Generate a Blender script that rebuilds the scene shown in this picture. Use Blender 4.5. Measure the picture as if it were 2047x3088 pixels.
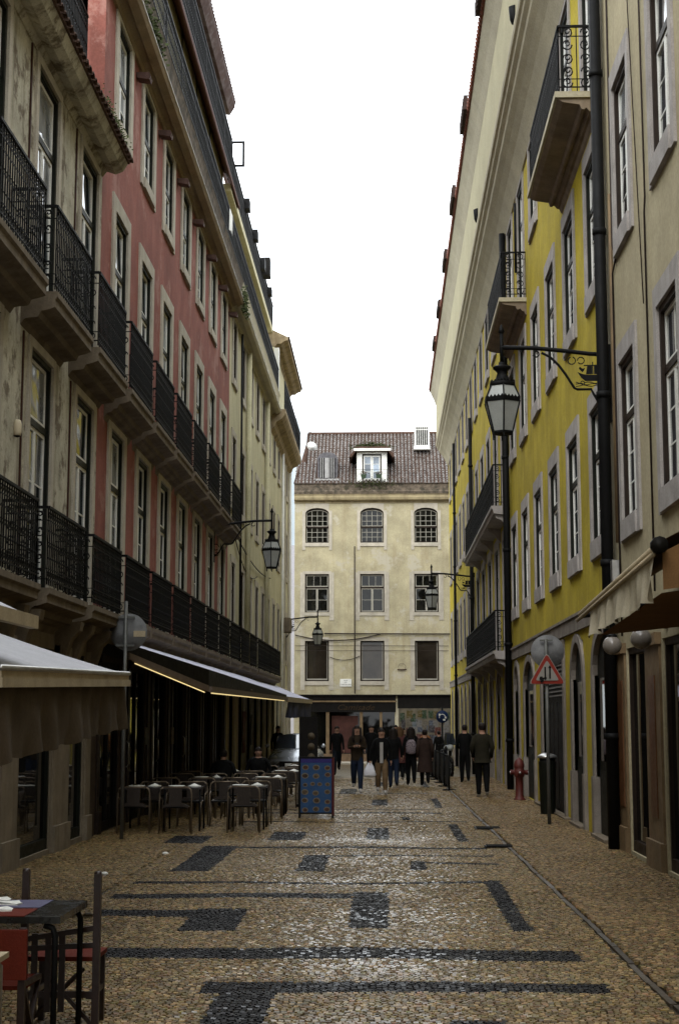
import bpy, math, random
import numpy as np
from mathutils import Vector, Matrix
rnd = random.Random(7)
PI = math.pi
for o in list(bpy.data.objects): bpy.data.objects.remove(o)
S = bpy.context.scene
COL = S.collection
# ------------------------------------------------------------ camera, sky, sun, exposure
cam_d = bpy.data.cameras.new('camera'); cam = bpy.data.objects.new('camera', cam_d); COL.objects.link(cam)
cam_d.sensor_fit = 'HORIZONTAL'; cam_d.sensor_width = 24.0; cam_d.lens = 24.0*4500/2047
cam_d.clip_start = 0.1; cam_d.clip_end = 1500
cam.location = (0, 0, 1.8)
cam.rotation_euler = (math.radians(90+7.8572), 0, math.radians(1.7211))
S.camera = cam
W = bpy.data.worlds.new('World'); S.world = W; W.use_nodes = True
wn = W.node_tree.nodes; wl = W.node_tree.links
for n in list(wn): wn.remove(n)
out = wn.new('ShaderNodeOutputWorld'); bg = wn.new('ShaderNodeBackground')
sky = wn.new('ShaderNodeTexSky'); sky.sky_type = 'NISHITA'; sky.sun_disc = False
sky.sun_elevation = math.radians(38); sky.sun_rotation = math.radians(200)
mx = wn.new('ShaderNodeMix'); mx.data_type = 'RGBA'; mx.inputs[0].default_value = 0.93
mx.inputs[7].default_value = (9.3, 9.75, 10.1, 1)          # even cloud cover over the clear sky
wl.new(sky.outputs[0], mx.inputs[6]); wl.new(mx.outputs[2], bg.inputs[0])
bg.inputs[1].default_value = 0.12
wl.new(bg.outputs[0], out.inputs[0])
sd = bpy.data.lights.new('sun', 'SUN'); sd.energy = 0.6; sd.angle = math.radians(35); sd.color = (1, .96, .9)
sun = bpy.data.objects.new('sun', sd); COL.objects.link(sun)
sun.rotation_euler = (math.radians(52), 0, math.radians(-20))
S.view_settings.view_transform = 'Standard'; S.view_settings.look = 'None'
S.view_settings.exposure = 1.46; S.view_settings.gamma = 1.0; S.view_settings.use_curve_mapping = False

# ------------------------------------------------------------ materials
def mat(name, col, rough=.75, var=.18, scale=3., bump=.15, bscale=40., metal=0., spec=.12, stain=0., scol=(.09,.07,.05), patch=0., pcol=(.3,.28,.22), rnd_obj=0., pscale=.9, fine=.12):
    m = bpy.data.materials.new(name); m.use_nodes = True
    nt = m.node_tree; N = nt.nodes; L = nt.links
    b = N['Principled BSDF']; tc = N.new('ShaderNodeTexCoord')
    def noise(s, det=4, vec=None, rgh=.6):
        n = N.new('ShaderNodeTexNoise'); n.inputs['Scale'].default_value = s; n.inputs['Detail'].default_value = det; n.inputs['Roughness'].default_value = rgh
        L.new(vec or tc.outputs['Object'], n.inputs['Vector']); return n
    def ramp(src, a, b_, lo=0., hi=1.):
        r = N.new('ShaderNodeMapRange'); r.inputs[1].default_value = a; r.inputs[2].default_value = b_; r.inputs[3].default_value = lo; r.inputs[4].default_value = hi
        L.new(src, r.inputs[0]); return r.outputs[0]
    def mul(csrc, fsrc):
        x = N.new('ShaderNodeMix'); x.data_type = 'RGBA'; x.blend_type = 'MULTIPLY'; x.inputs[0].default_value = 1
        L.new(csrc, x.inputs[6]); L.new(fsrc, x.inputs[7]); return x.outputs[2]
    def mix(fac, a, bcol):
        x = N.new('ShaderNodeMix'); x.data_type = 'RGBA'
        L.new(fac, x.inputs[0]); L.new(a, x.inputs[6]); x.inputs[7].default_value = (*bcol, 1); return x.outputs[2]
    base = N.new('ShaderNodeRGB'); base.outputs[0].default_value = (*col, 1)
    c = base.outputs[0]
    if var: c = mul(c, ramp(noise(scale).outputs[0], .3, .7, 1-var, 1+var))
    if fine: c = mul(c, ramp(noise(scale*22, 2).outputs[0], .3, .7, 1-fine, 1+fine))
    if patch:
        f = ramp(noise(pscale, 8, rgh=.72).outputs[0], .56-.1*patch, .60, 0, .85); c = mix(f, c, pcol)
    if stain:
        mp = N.new('ShaderNodeMapping'); mp.inputs['Scale'].default_value = (2.2, 2.2, .22); L.new(tc.outputs['Object'], mp.inputs[0])
        f = ramp(noise(1.6, 6, mp.outputs[0], .7).outputs[0], .5, .72, 0, stain); c = mix(f, c, scol)
    if rnd_obj:
        oi = N.new('ShaderNodeObjectInfo'); c = mul(c, ramp(oi.outputs['Random'], 0, 1, 1-rnd_obj, 1+rnd_obj))
    L.new(c, b.inputs['Base Color'])
    b.inputs['Metallic'].default_value = metal; b.inputs['Specular IOR Level'].default_value = spec
    L.new(ramp(noise(scale*3).outputs[0], .2, .8, max(rough-.1, .03), min(rough+.1, 1)), b.inputs['Roughness'])
    if bump:
        bp = N.new('ShaderNodeBump'); bp.inputs['Strength'].default_value = bump; bp.inputs['Distance'].default_value = .02
        L.new(noise(bscale, 5).outputs[0], bp.inputs['Height']); L.new(bp.outputs[0], b.inputs['Normal'])
    return m
def glass(name, col=(.02,.025,.03), ior=2.7, wob=.4):
    m = mat(name, col, rough=.04, var=.5, scale=1.2, bump=0, spec=.5, rnd_obj=.6, fine=0)
    b = m.node_tree.nodes['Principled BSDF']; b.inputs['IOR'].default_value = ior; b.inputs['Specular IOR Level'].default_value = .5
    for l in list(b.inputs['Roughness'].links): m.node_tree.links.remove(l)
    b.inputs['Roughness'].default_value = .03
    N = m.node_tree.nodes; L = m.node_tree.links
    n = N.new('ShaderNodeTexNoise'); n.inputs['Scale'].default_value = 1.7; n.inputs['Detail'].default_value = 1
    tc = N.new('ShaderNodeTexCoord'); L.new(tc.outputs['Object'], n.inputs['Vector'])
    bp = N.new('ShaderNodeBump'); bp.inputs['Strength'].default_value = wob; bp.inputs['Distance'].default_value = .01
    L.new(n.outputs[0], bp.inputs['Height']); L.new(bp.outputs[0], b.inputs['Normal'])
    return m
def emis(name, col, s):
    m = mat(name, col, var=0, bump=0, fine=0); b = m.node_tree.nodes['Principled BSDF']
    b.inputs['Emission Color'].default_value = (*col, 1); b.inputs['Emission Strength'].default_value = s; return m
K = {}
K['red'] = mat('red_plaster', (.245,.09,.07), .85, .2, 1.2, .14, 30, stain=.6, patch=.15, pcol=(.33,.17,.14), pscale=.7, scol=(.17,.06,.05))
K['yellow'] = mat('yellow_plaster', (.40,.315,.03), .85, .2, 1., .16, 60, stain=.5, scol=(.2,.145,.02))
K['pale'] = mat('pale_yellow_plaster', (.47,.435,.285), .85, .12, 1.4, .1, 40, stain=.45, scol=(.27,.22,.1))
K['cream'] = mat('cream_plaster', (.37,.32,.205), .85, .13, 1., .1, 60, stain=.35, scol=(.22,.18,.11))
K['grime'] = mat('weathered_plaster', (.46,.43,.335), .9, .25, 1.6, .3, 18, stain=.8, scol=(.11,.08,.05), patch=.5, pcol=(.13,.10,.07), pscale=2.6)
K['farw'] = mat('ochre_plaster', (.385,.34,.22), .9, .2, 1.1, .2, 12, stain=.45, scol=(.24,.175,.09), patch=.12, pcol=(.44,.40,.31), pscale=.8)
K['stone'] = mat('limestone', (.41,.37,.30), .8, .16, 2.5, .2, 30, stain=.3, scol=(.2,.165,.12), rnd_obj=.08)
K['stone2'] = mat('grey_limestone', (.33,.305,.285), .8, .2, 2.5, .25, 40, stain=.4, scol=(.17,.145,.12), rnd_obj=.08)
K['gstone'] = mat('shaded_ground_stone', (.20,.175,.15), .75, .25, 2.5, .3, 30, stain=.6, scol=(.08,.065,.05))  # grey limestone darkened for street-level shade, plus dirt stains
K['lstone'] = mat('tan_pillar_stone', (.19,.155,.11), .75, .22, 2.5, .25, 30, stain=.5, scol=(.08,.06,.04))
K['dstone'] = mat('dirty_stone', (.15,.12,.085), .85, .3, 3., .3, 22, stain=.6, scol=(.07,.055,.04))
K['corn'] = mat('cornice_cream', (.39,.35,.25), .8, .12, 1., .1, 30, stain=.15, scol=(.25,.2,.13))
K['white'] = mat('white_paint', (.72,.71,.66), .5, .1, 3, .05, 50, rnd_obj=.05)
K['dgreen'] = mat('dark_green_wood', (.008,.009,.006), .5, .2, 4, .1, 60)
K['brown'] = mat('dark_brown_wood', (.02,.013,.009), .5, .25, 4, .1, 60)
K['iron'] = mat('black_iron', (.005,.005,.005), .6, .3, 6, .1, 80, spec=.12)
K['pipe'] = mat('black_pipe', (.006,.006,.006), .6, .3, 2, .1, 30, spec=.12)
K['tile'] = mat('clay_tile', (.07,.04,.032), .8, .3, 2, .2, 30, rnd_obj=.25, patch=.7, pcol=(.13,.10,.09), pscale=2.2)
K['tiledk'] = mat('old_clay_tile', (.065,.038,.027), .85, .35, 3, .3, 30, rnd_obj=.25)
K['slate'] = mat('dark_slate', (.10,.095,.10), .6, .3, 5, .3, 50)
K['glass'] = glass('window_glass'); K['glassd'] = glass('shop_glass', (.006,.006,.005), 1.33, .3)
K['dullw'] = mat('dull_cream_paint', (.33,.31,.26), .6, .1, 3, .05, 50)
K['curtain_sky'] = glass('curtain_and_sky_glass', (.27,.28,.28), 2.0, .4)  # pale curtains, their tone also standing in for sky reflection
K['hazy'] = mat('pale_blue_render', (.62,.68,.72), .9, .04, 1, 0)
K['moss'] = mat('moss', (.05,.06,.022), .95, .4, 8, .6, 30)
K['dmoss'] = mat('dark_lichen_stone', (.12,.095,.07), .95, .5, 5, .5, 18, patch=.6, pcol=(.045,.04,.03), pscale=3)
K['cloth'] = mat('grey_canvas', (.42,.42,.45), .7, .08, 2, .2, 12)
K['beige'] = mat('beige_canvas', (.40,.33,.22), .8, .15, 3, .25, 14, stain=.3, scol=(.2,.15,.09))
K['orange'] = mat('tan_canvas', (.15,.08,.032), .8, .12, 3, .15, 14)
K['blue'] = mat('navy_canvas', (.025,.028,.06), .8, .15, 3, .3, 14)
K['purple'] = mat('blue_grey_canvas', (.50,.50,.62), .6, .1, 2, .15, 14)
K['dark'] = mat('dark_cladding', (.006,.005,.004), .6, .3, 3, .1, 30)
K['cable'] = mat('cable_rubber', (.03,.022,.018), .7, .1, 3, 0)
K['frost'] = mat('frosted_glass', (.30,.31,.29), .35, .12, 5, .05, 20, spec=.5)
K['globe'] = mat('globe_glass', (.17,.15,.13), .3, .05, 5, 0, spec=.5)
K['metal'] = mat('brushed_metal', (.42,.41,.39), .35, .15, 8, .05, 60, metal=.85)
K['tub'] = mat('chair_metal', (.15,.115,.08), .45, .15, 8, .05, 60, metal=.4)
K['redp'] = mat('red_enamel', (.075,.009,.005), .6, .2, 6, .1, 40, spec=.5)
K['wood'] = mat('dark_varnished_wood', (.018,.007,.004), .4, .35, 9, .1, 60, spec=.5)
K['redc'] = mat('red_fabric', (.10,.016,.008), .85, .12, 6, .2, 120)
K['led'] = emis('led_strip', (1., .78, .36), .32)
K['skin'] = mat('skin', (.30,.17,.115), .55, .06, 8, 0)
K['hair'] = mat('dark_hair', (.015,.011,.009), .6, .3, 20, .2, 80)
def flat(name, col, rough=.8): return mat(name, col, rough, .12, 6, .12, 80)

# ------------------------------------------------------------ mesh helpers
class M:
    def __init__(s): s.v = []; s.f = []; s.m = []; s.sm = []
    def add(s, vs, fs, m=0, smooth=False):
        b = len(s.v); s.v += [tuple(p) for p in vs]
        for f in fs: s.f.append(tuple(i+b for i in f)); s.m.append(m); s.sm.append(smooth)
        return s
    def box(s, x0, x1, y0, y1, z0, z1, m=0):
        return s.add([(x0,y0,z0),(x1,y0,z0),(x1,y1,z0),(x0,y1,z0),(x0,y0,z1),(x1,y0,z1),(x1,y1,z1),(x0,y1,z1)],
                     [(0,3,2,1),(4,5,6,7),(0,1,5,4),(1,2,6,5),(2,3,7,6),(3,0,4,7)], m)
    def quad(s, a, b, c, d, m=0, smooth=False): return s.add([a,b,c,d], [(0,1,2,3)], m, smooth)
    def tube(s, pts, r, n=6, m=0, cap=True, rs=None, smooth=True):
        pts = [Vector(p) for p in pts]; k = len(pts); vs = []
        for i, p in enumerate(pts):
            a = pts[max(i-1,0)]; b = pts[min(i+1,k-1)]; d = (b-a).normalized() if (b-a).length > 1e-9 else Vector((0,0,1))
            u = Vector((0,0,1)) if abs(d.z) < .9 else Vector((1,0,0))
            e1 = d.cross(u).normalized(); e2 = d.cross(e1).normalized(); rr = rs[i] if rs else r
            for j in range(n):
                t = 2*PI*(j+.5)/n; vs.append(p+e1*math.cos(t)*rr+e2*math.sin(t)*rr)
        fs = [(i*n+j, i*n+(j+1)%n, (i+1)*n+(j+1)%n, (i+1)*n+j) for i in range(k-1) for j in range(n)]
        if cap: fs += [tuple(range(n-1,-1,-1)), tuple((k-1)*n+j for j in range(n))]
        return s.add(vs, fs, m, smooth and n > 4)
    def lathe(s, prof, c=(0,0,0), n=12, m=0, ax=(1,1), smooth=True, cap=True):
        k = len(prof); vs = [(c[0]+r*math.cos(2*PI*(j+.5)/n)*ax[0], c[1]+r*math.sin(2*PI*(j+.5)/n)*ax[1], c[2]+z) for r, z in prof for j in range(n)]
        fs = [(i*n+j, i*n+(j+1)%n, (i+1)*n+(j+1)%n, (i+1)*n+j) for i in range(k-1) for j in range(n)]
        if cap: fs += [tuple(range(n-1,-1,-1)), tuple((k-1)*n+j for j in range(n))]
        return s.add(vs, fs, m, smooth)
    def prism(s, poly, fn0, fn1, m=0):
        """poly 2D, fn0/fn1 map (a,b) to 3D for the two end faces"""
        n = len(poly); vs = [fn0(a, b) for a, b in poly]+[fn1(a, b) for a, b in poly]
        fs = [tuple(range(n)), tuple(range(2*n-1, n-1, -1))]+[(i, (i+1)%n, n+(i+1)%n, n+i) for i in range(n)]
        return s.add(vs, fs, m)
    def ring(s, c, R, r, ax='x', n=10, a0=0, a1=2*PI, m=0, k=4):
        pts = []
        for i in range(n+1):
            t = a0+(a1-a0)*i/n; u, w = R*math.cos(t), R*math.sin(t)
            pts.append((c[0], c[1]+u, c[2]+w) if ax == 'x' else (c[0]+u, c[1], c[2]+w) if ax == 'y' else (c[0]+u, c[1]+w, c[2]))
        return s.tube(pts, r, k, m, cap=False, smooth=False)
    def mesh(s, name, mats):
        me = bpy.data.meshes.new(name); me.from_pydata(s.v, [], s.f)
        for x in mats: me.materials.append(x)
        me.polygons.foreach_set('material_index', s.m); me.polygons.foreach_set('use_smooth', s.sm)
        me.validate(); me.update(); return me
def put(name, me, parent=None, loc=(0,0,0), rz=0, **props):
    o = bpy.data.objects.new(name, me); COL.objects.link(o); o.location = loc; o.rotation_euler = (0,0,rz)
    if parent: o.parent = parent
    for k_, v in props.items(): o[k_] = v
    return o
def emit(m, name, mats, parent=None, loc=(0,0,0), rz=0, **props):
    mats = mats if isinstance(mats, (list, tuple)) else [mats]
    return put(name, m.mesh(name, [K[x] if isinstance(x, str) else x for x in mats]), parent, loc, rz, **props)
def thing(name, label, cat, loc=(0,0,0), rz=0, group=None):
    o = put(name, None, None, loc, rz); o['label'] = label; o['category'] = cat
    if group: o['group'] = group
    o.empty_display_size = .3
    return o
def tag(o, label, cat, group=None):
    o['label'] = label; o['category'] = cat
    if group: o['group'] = group
    return o
def dup(o, loc=None, rz=None, parent=None, label=None, scale=None):
    c = o.copy(); COL.objects.link(c); c.parent = parent
    if loc is not None: c.location = loc
    if rz is not None: c.rotation_euler = (0,0,rz)
    if label: c['label'] = label
    if scale: c.scale = scale
    for ch in list(o.children): dup(ch, parent=c)
    return c
def text_mesh(m_, txt, size, fn, shear=0., mi=0, thick=.004):
    """letters as thin solids; fn(a, b, t) maps text plane + thickness to 3D"""
    cu = bpy.data.curves.new('t', 'FONT'); cu.body = txt; cu.size = size; cu.align_x = 'CENTER'; cu.align_y = 'CENTER'; cu.shear = shear; cu.resolution_u = 2
    o = bpy.data.objects.new('t', cu); COL.objects.link(o)
    dg = bpy.context.evaluated_depsgraph_get(); dg.update(); me = bpy.data.meshes.new_from_object(o.evaluated_get(dg))
    m_.add([fn(v.co.x, v.co.y, thick) for v in me.vertices], [tuple(p.vertices) for p in me.polygons], mi)
    bpy.data.objects.remove(o); bpy.data.curves.remove(cu); bpy.data.meshes.remove(me)

# facade frames: (s along, d outward, z) -> world
LX, RX, FY = -4.5, 3.25, 82.0
def PL(s, d, z): return (LX+d, s, z)
def PR(s, d, z): return (RX-d, s, z)
def PF(s, d, z): return (s, FY-d, z)
FR = {'L': (PL, 0), 'R': (PR, PI), 'F': (PF, -PI/2)}
def fbox(m, P, s0, s1, d0, d1, z0, z1, mi=0):
    c = [P(s, d, z) for z in (z0, z1) for d in (d0, d1) for s in (s0, s1)]
    return m.add(c, [(0,1,3,2),(4,6,7,5),(0,4,5,1),(2,3,7,6),(0,2,6,4),(1,5,7,3)], mi)
def wall(name, parent, P, s0, s1, z0, z1, holes, m, depth=.22):
    """holes: (s0,s1,z0,z1) cut through a thick wall sheet with reveals"""
    ss = sorted({s0, s1, *[h[0] for h in holes], *[h[1] for h in holes]}); zz = sorted({z0, z1, *[h[2] for h in holes], *[h[3] for h in holes]})
    ss = [x for x in ss if s0 <= x <= s1]; zz = [x for x in zz if z0 <= x <= z1]
    mm = M()
    for a, b in zip(ss, ss[1:]):
        for c, d in zip(zz, zz[1:]):
            x, y = (a+b)/2, (c+d)/2
            if any(h[0] < x < h[1] and h[2] < y < h[3] for h in holes): continue
            mm.quad(P(a,0,c), P(b,0,c), P(b,0,d), P(a,0,d))
    for a, b, c, d in holes:
        mm.quad(P(a,0,c), P(a,-depth,c), P(a,-depth,d), P(a,0,d)); mm.quad(P(b,0,c), P(b,0,d), P(b,-depth,d), P(b,-depth,c))
        mm.quad(P(a,0,d), P(a,-depth,d), P(b,-depth,d), P(b,0,d)); mm.quad(P(a,0,c), P(b,0,c), P(b,-depth,c), P(a,-depth,c))
    return emit(mm, name, m, parent)
def profile(m, P, prof, s0, s1, mi=0):
    """prof: closed list of (d,z)"""
    return m.prism(prof, lambda d, z: P(s0, d, z), lambda d, z: P(s1, d, z), mi)
def win(name, w, h, sw, sill, transom, cols, rt, rb, ms, mc, mf, mg='glass', mull=.045, case=.07, lintel=None, proud=.035, sd=-.22):
    """window prototype built at the origin, outward +x: object = casing and sashes, parts = surround, panes"""
    lintel = lintel or sw
    o = M()
    d0, d1 = -.13, -.004
    o.box(d0, d1, -w/2, -w/2+case, 0, h, 0); o.box(d0, d1, w/2-case, w/2, 0, h, 0); o.box(d0, d1, -w/2+case, w/2-case, h-case, h, 0); o.box(d0, d1, -w/2+case, w/2-case, 0, .05, 0)
    x0, x1 = -w/2+case, w/2-case; zb = .05; zt = h-case; tz = zb+(zt-zb)*transom
    fr = .05; e0, e1 = -.10, -.055
    panes = []
    if transom < 1: o.box(-.125, -.035, x0, x1, tz-.045, tz+.045, 0)
    def sash(a, b, c, d, nc, nr):
        o.box(e0, e1, a, a+fr, c, d, 1); o.box(e0, e1, b-fr, b, c, d, 1); o.box(e0, e1, a+fr, b-fr, c, c+fr, 1); o.box(e0, e1, a+fr, b-fr, d-fr, d, 1)
        A, B, C_, D = a+fr, b-fr, c+fr, d-fr; pw = (B-A)/nc; ph = (D-C_)/nr; t = .011
        for i in range(1, nc): o.box(e0+.01, e1-.01, A+i*pw-t, A+i*pw+t, C_, D, 1)
        for j in range(1, nr): o.box(e0+.012, e1-.012, A, B, C_+j*ph-t, C_+j*ph+t, 1)
        for i in range(nc):
            for j in range(nr): panes.append((A+(i+.5)*pw, C_+(j+.5)*ph, pw, ph))
    if transom < 1: sash(x0, x1, tz+.045, zt, cols if rt == 1 else cols, rt)
    top = tz-.045 if transom < 1 else zt
    sash(x0, -.004, zb, top, 1, rb); sash(.004, x1, zb, top, 1, rb)
    root = emit(o, name, [mc, mf])
    s_ = M()
    y0, y1 = -w/2, w/2
    s_.box(sd, proud, y0-sw, y0, -sill, h+lintel); s_.box(sd, proud, y1, y1+sw, -sill, h+lintel)
    s_.box(sd, proud+.002, y0, y1, h, h+lintel)
    if sill: s_.box(sd, proud+.03, y0-.001, y1+.001, -sill, 0)
    emit(s_, 'surround', ms, root)
    pm = {}
    for (y, z, pw, ph) in panes:
        k = (round(pw, 3), round(ph, 3))
        if k not in pm: pm[k] = M().box(-.078, -.072, -pw/2, pw/2, -ph/2, ph/2).mesh('pane', [K[mg]])
        q = put('pane', pm[k], root, (0, y, z)); q.rotation_euler = (0, rnd.uniform(-.006,.006), rnd.uniform(-.008,.008))
    root['hole'] = (w/2+sw-.01, sill-.01, h+lintel-.01)
    return root
PROTO = []
def place(proto, parent, side, s, z):
    P, rz = FR[side]; c = dup(proto, loc=P(s, 0, z), rz=rz, parent=parent)
    cur = rnd.random() < (.65 if side == 'L' and z > 7 else .38) and side != 'F'; lim = rnd.uniform(.2, 1.) if cur else 0  # more pale panes high on the left, replacing missing sky reflection
    for ch in c.children:
        if cur and ch.name.startswith('pane') and ch.location.z > 2.6*(1-lim): ch.material_slots[0].link = 'OBJECT'; ch.material_slots[0].material = K['curtain_sky']
        if ch.name.startswith('pane'): ch.rotation_euler = (0, (rnd.uniform(-.03,-.005) if z > 7 and side != 'F' else rnd.uniform(-.012,.012)), rnd.uniform(-.012,.012))
    return c
def hole(proto, s, z): a, b, c = proto['hole']; return (s-a, s+a, z-b, z+c)
def railmesh(w, d, h, sp=.1, ends=True, scroll=True, top=.045, er=.010):
    """balcony railing: front at x=d, width w along y, sides back to 0"""
    m = M(); r = .011
    def run(p0, p1, n, big=False):
        p0 = Vector(p0); p1 = Vector(p1)
        for i in range(n+1):
            q = p0.lerp(p1, i/n); m.tube([q, q+Vector((0,0,h-.02))], r, 4, smooth=False)
        for z, rr in ((h, top*.55), (h-.16, .009), (.07, .012), (.20, .008)):
            m.tube([p0+Vector((0,0,z)), p1+Vector((0,0,z))], rr, 4, smooth=False)
    n = max(2, int(w/sp)); run((d,-w/2,0), (d,w/2,0), n)
    if scroll:
        for i in range(n):
            y = -w/2+(i+.5)*w/n
            m.ring((d, y, h-.09), .035, .009, 'x', 6, k=3); m.ring((d, y, .135), .032, .009, 'x', 6, k=3)
            m.ring((d, y, h*.52), .036, .008, 'x', 6, k=3); m.ring((d, y, .30), .04, .009, 'x', 5, 0, PI, k=3); m.ring((d, y, h-.26), .04, .009, 'x', 5, PI, 2*PI, k=3)
    if ends and d > .1:
        for y in (-w/2, w/2):
            run((0,y,0), (d,y,0), max(2, int(d/.2)))
            for x in ([d*.25, d*.75] if d > .3 else [d*.5]):
                for z, a in ((h-.1,0), (h-.30,PI), (.32,0), (.14,PI), (h*.5,0)):
                    m.ring((x, y, z), d*.13, er, 'y', 8, a, a+1.6*PI, k=3)
                    m.ring((x, y, z+.02), d*.06, er, 'y', 6, a+PI, a+2.6*PI, k=3)
    return m
def balcony(parent, side, s, w, z, d, h, thick=.2, corb=.3, mst='dstone', cache={}):
    k = (w, d, h, thick, corb, mst)
    if k not in cache:
        m = M(); prof = [(0,0),(d+.05,0),(d+.05,-.07),(d+.02,-.10),(d+.02,-thick),(d-.06,-thick-.03),(d*.62,-thick-.05)]
        if corb: prof += [(d*.55,-thick-.12),(d*.4,-thick-.13),(d*.3,-thick-corb*.6),(d*.12,-thick-corb*.66),(.0,-thick-corb)]
        else: prof += [(0,-thick-.05)]
        m.prism(prof, lambda a, b: (a, -w/2-.06, b), lambda a, b: (a, w/2+.06, b))
        cache[k] = (m.mesh('balcony', [K[mst]]), railmesh(w, d, h).mesh('railing', [K['iron']]))
    P, rz = FR[side]; b = put('balcony', cache[k][0], parent, P(s, 0, z), rz); put('railing', cache[k][1], b, (0,0,.04)); return b
def longrail(parent, P, s0, s1, d, z, h, sp=.13, name='railing', panel=2.2):
    m = M(); n = int((s1-s0)/sp)
    for i in range(n+1):
        s = s0+(s1-s0)*i/n; q = P(s, d, z); m.tube([q, (q[0],q[1],z+h)], .011, 4, smooth=False)
        if i < n:
            c = P(s+.5*(s1-s0)/n, d, z)
            m.ring((c[0], c[1], z+h-.14), .05, .008, 'x', 6, k=3); m.ring((c[0], c[1], z+.14), .05, .008, 'x', 6, k=3); m.ring((c[0], c[1], z+h*.5), .045, .008, 'x', 6, k=3)
    for zz in (z+h, z+h-.22, z+.06, z+.24): m.tube([P(s0,d,zz), P(s1,d,zz)], .016 if zz != z+h else .028, 4, smooth=False)
    for i in range(int((s1-s0)/panel)+1):
        q = P(s0+i*panel, d, z); m.tube([q, (q[0],q[1],z+h+.03)], .022, 4, smooth=False)
    return emit(m, name, 'iron', parent)
def cable(parent, pts, r=.012, name='cable', m='cable'): return emit(M().tube(pts, r, 5), name, m, parent)
def sag(a, b, dz, n=8): return [tuple(a[i]+(b[i]-a[i])*t/n-(dz*4*(t/n)*(1-t/n) if i == 2 else 0) for i in range(3)) for t in range(n+1)]
# ------------------------------------------------------------ ground
def gz(y): return 0. if y < 45 else -.018*(min(y, 82)-45)
def paving_mat():
    m = mat('limestone_setts', (.18,.13,.068), .32, .15, 1.2, 0, spec=.5, fine=.0)
    N = m.node_tree.nodes; L = m.node_tree.links; b = N['Principled BSDF']
    tc = N.new('ShaderNodeTexCoord'); v = N.new('ShaderNodeTexVoronoi'); v.inputs['Scale'].default_value = 17; v.inputs['Randomness'].default_value = .55
    L.new(tc.outputs['Object'], v.inputs['Vector'])
    r = N.new('ShaderNodeMapRange'); r.inputs[1].default_value = .25; r.inputs[2].default_value = .5; r.inputs[3].default_value = 1; r.inputs[4].default_value = .3; L.new(v.outputs['Distance'], r.inputs[0])
    hs = N.new('ShaderNodeMapRange'); sp = N.new('ShaderNodeSeparateColor'); L.new(v.outputs['Color'], sp.inputs[0]); L.new(sp.outputs[0], hs.inputs[0]); hs.inputs[3].default_value = .55; hs.inputs[4].default_value = 1.45
    mu = N.new('ShaderNodeMath'); mu.operation = 'MULTIPLY'; L.new(r.outputs[0], mu.inputs[0]); L.new(hs.outputs[0], mu.inputs[1])
    mx_ = N.new('ShaderNodeMix'); mx_.data_type = 'RGBA'; mx_.blend_type = 'MULTIPLY'; mx_.inputs[0].default_value = 1
    src = b.inputs['Base Color'].links[0].from_socket; L.new(src, mx_.inputs[6]); L.new(mu.outputs[0], mx_.inputs[7]); L.new(mx_.outputs[2], b.inputs['Base Color'])
    # each sett tips a little its own way
    ad = N.new('ShaderNodeVectorMath'); ad.operation = 'SUBTRACT'; L.new(v.outputs['Color'], ad.inputs[0]); ad.inputs[1].default_value = (.5,.5,.5)
    sc = N.new('ShaderNodeVectorMath'); sc.operation = 'SCALE'; sc.inputs['Scale'].default_value = .2; L.new(ad.outputs[0], sc.inputs[0])
    ge = N.new('ShaderNodeNewGeometry'); a2 = N.new('ShaderNodeVectorMath'); L.new(ge.outputs['Normal'], a2.inputs[0]); L.new(sc.outputs[0], a2.inputs[1])
    nn = N.new('ShaderNodeVectorMath'); nn.operation = 'NORMALIZE'; L.new(a2.outputs[0], nn.inputs[0]); L.new(nn.outputs[0], b.inputs['Normal'])
    return m
def sett_mat(name, col, rough, tint):
    m = mat(name, col, rough, .18, 1.1, .25, 90, spec=.12, fine=.1)
    N = m.node_tree.nodes; L = m.node_tree.links; b = N['Principled BSDF']
    at = N.new('ShaderNodeAttribute'); at.attribute_name = 'tint'; oi = N.new('ShaderNodeObjectInfo')
    src = b.inputs['Base Color'].links[0].from_socket
    mx_ = N.new('ShaderNodeMix'); mx_.data_type = 'RGBA'; mx_.blend_type = 'MULTIPLY'; mx_.inputs[0].default_value = 1
    L.new(src, mx_.inputs[6]); L.new(at.outputs['Color'], mx_.inputs[7]); L.new(mx_.outputs[2], b.inputs['Base Color'])
    # rain film: wetter and drier zones
    ge = N.new('ShaderNodeNewGeometry'); wz = N.new('ShaderNodeTexNoise'); wz.inputs['Scale'].default_value = .55; wz.inputs['Detail'].default_value = 3; L.new(ge.outputs['Position'], wz.inputs['Vector'])
    wr = N.new('ShaderNodeMapRange'); wr.inputs[1].default_value = .38; wr.inputs[2].default_value = .62; wr.inputs[3].default_value = .15; wr.inputs[4].default_value = 1.; L.new(wz.outputs[0], wr.inputs[0])
    wm_ = N.new('ShaderNodeMath'); wm_.operation = 'MULTIPLY'; L.new(wr.outputs[0], wm_.inputs[0]); aw_ = N.new('ShaderNodeAttribute'); aw_.attribute_name = 'wet'; L.new(aw_.outputs['Fac'], wm_.inputs[1]); L.new(wm_.outputs[0], b.inputs['Coat Weight']); b.inputs['Coat Roughness'].default_value = .19; b.inputs['Coat IOR'].default_value = 1.4
    return m
K['pave'] = paving_mat()
K['sett'] = sett_mat('pale_sett', (.170,.115,.050), .5, .4); K['settd'] = sett_mat('basalt_sett', (.005,.004,.0045), .55, .4)
K['joint'] = mat('wet_sand_joint', (.03,.021,.012), .7, .3, 5, .2, 80)
g = M(); ys = [-60, 45, 82, 160, 700]
for a, b in zip(ys, ys[1:]):
    for x0, x1 in ((-400,-8), (-8,8), (8,400)): g.quad((x0,a,gz(a)-.024), (x1,a,gz(a)-.024), (x1,b,gz(b)-.024), (x0,b,gz(b)-.024))
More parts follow.
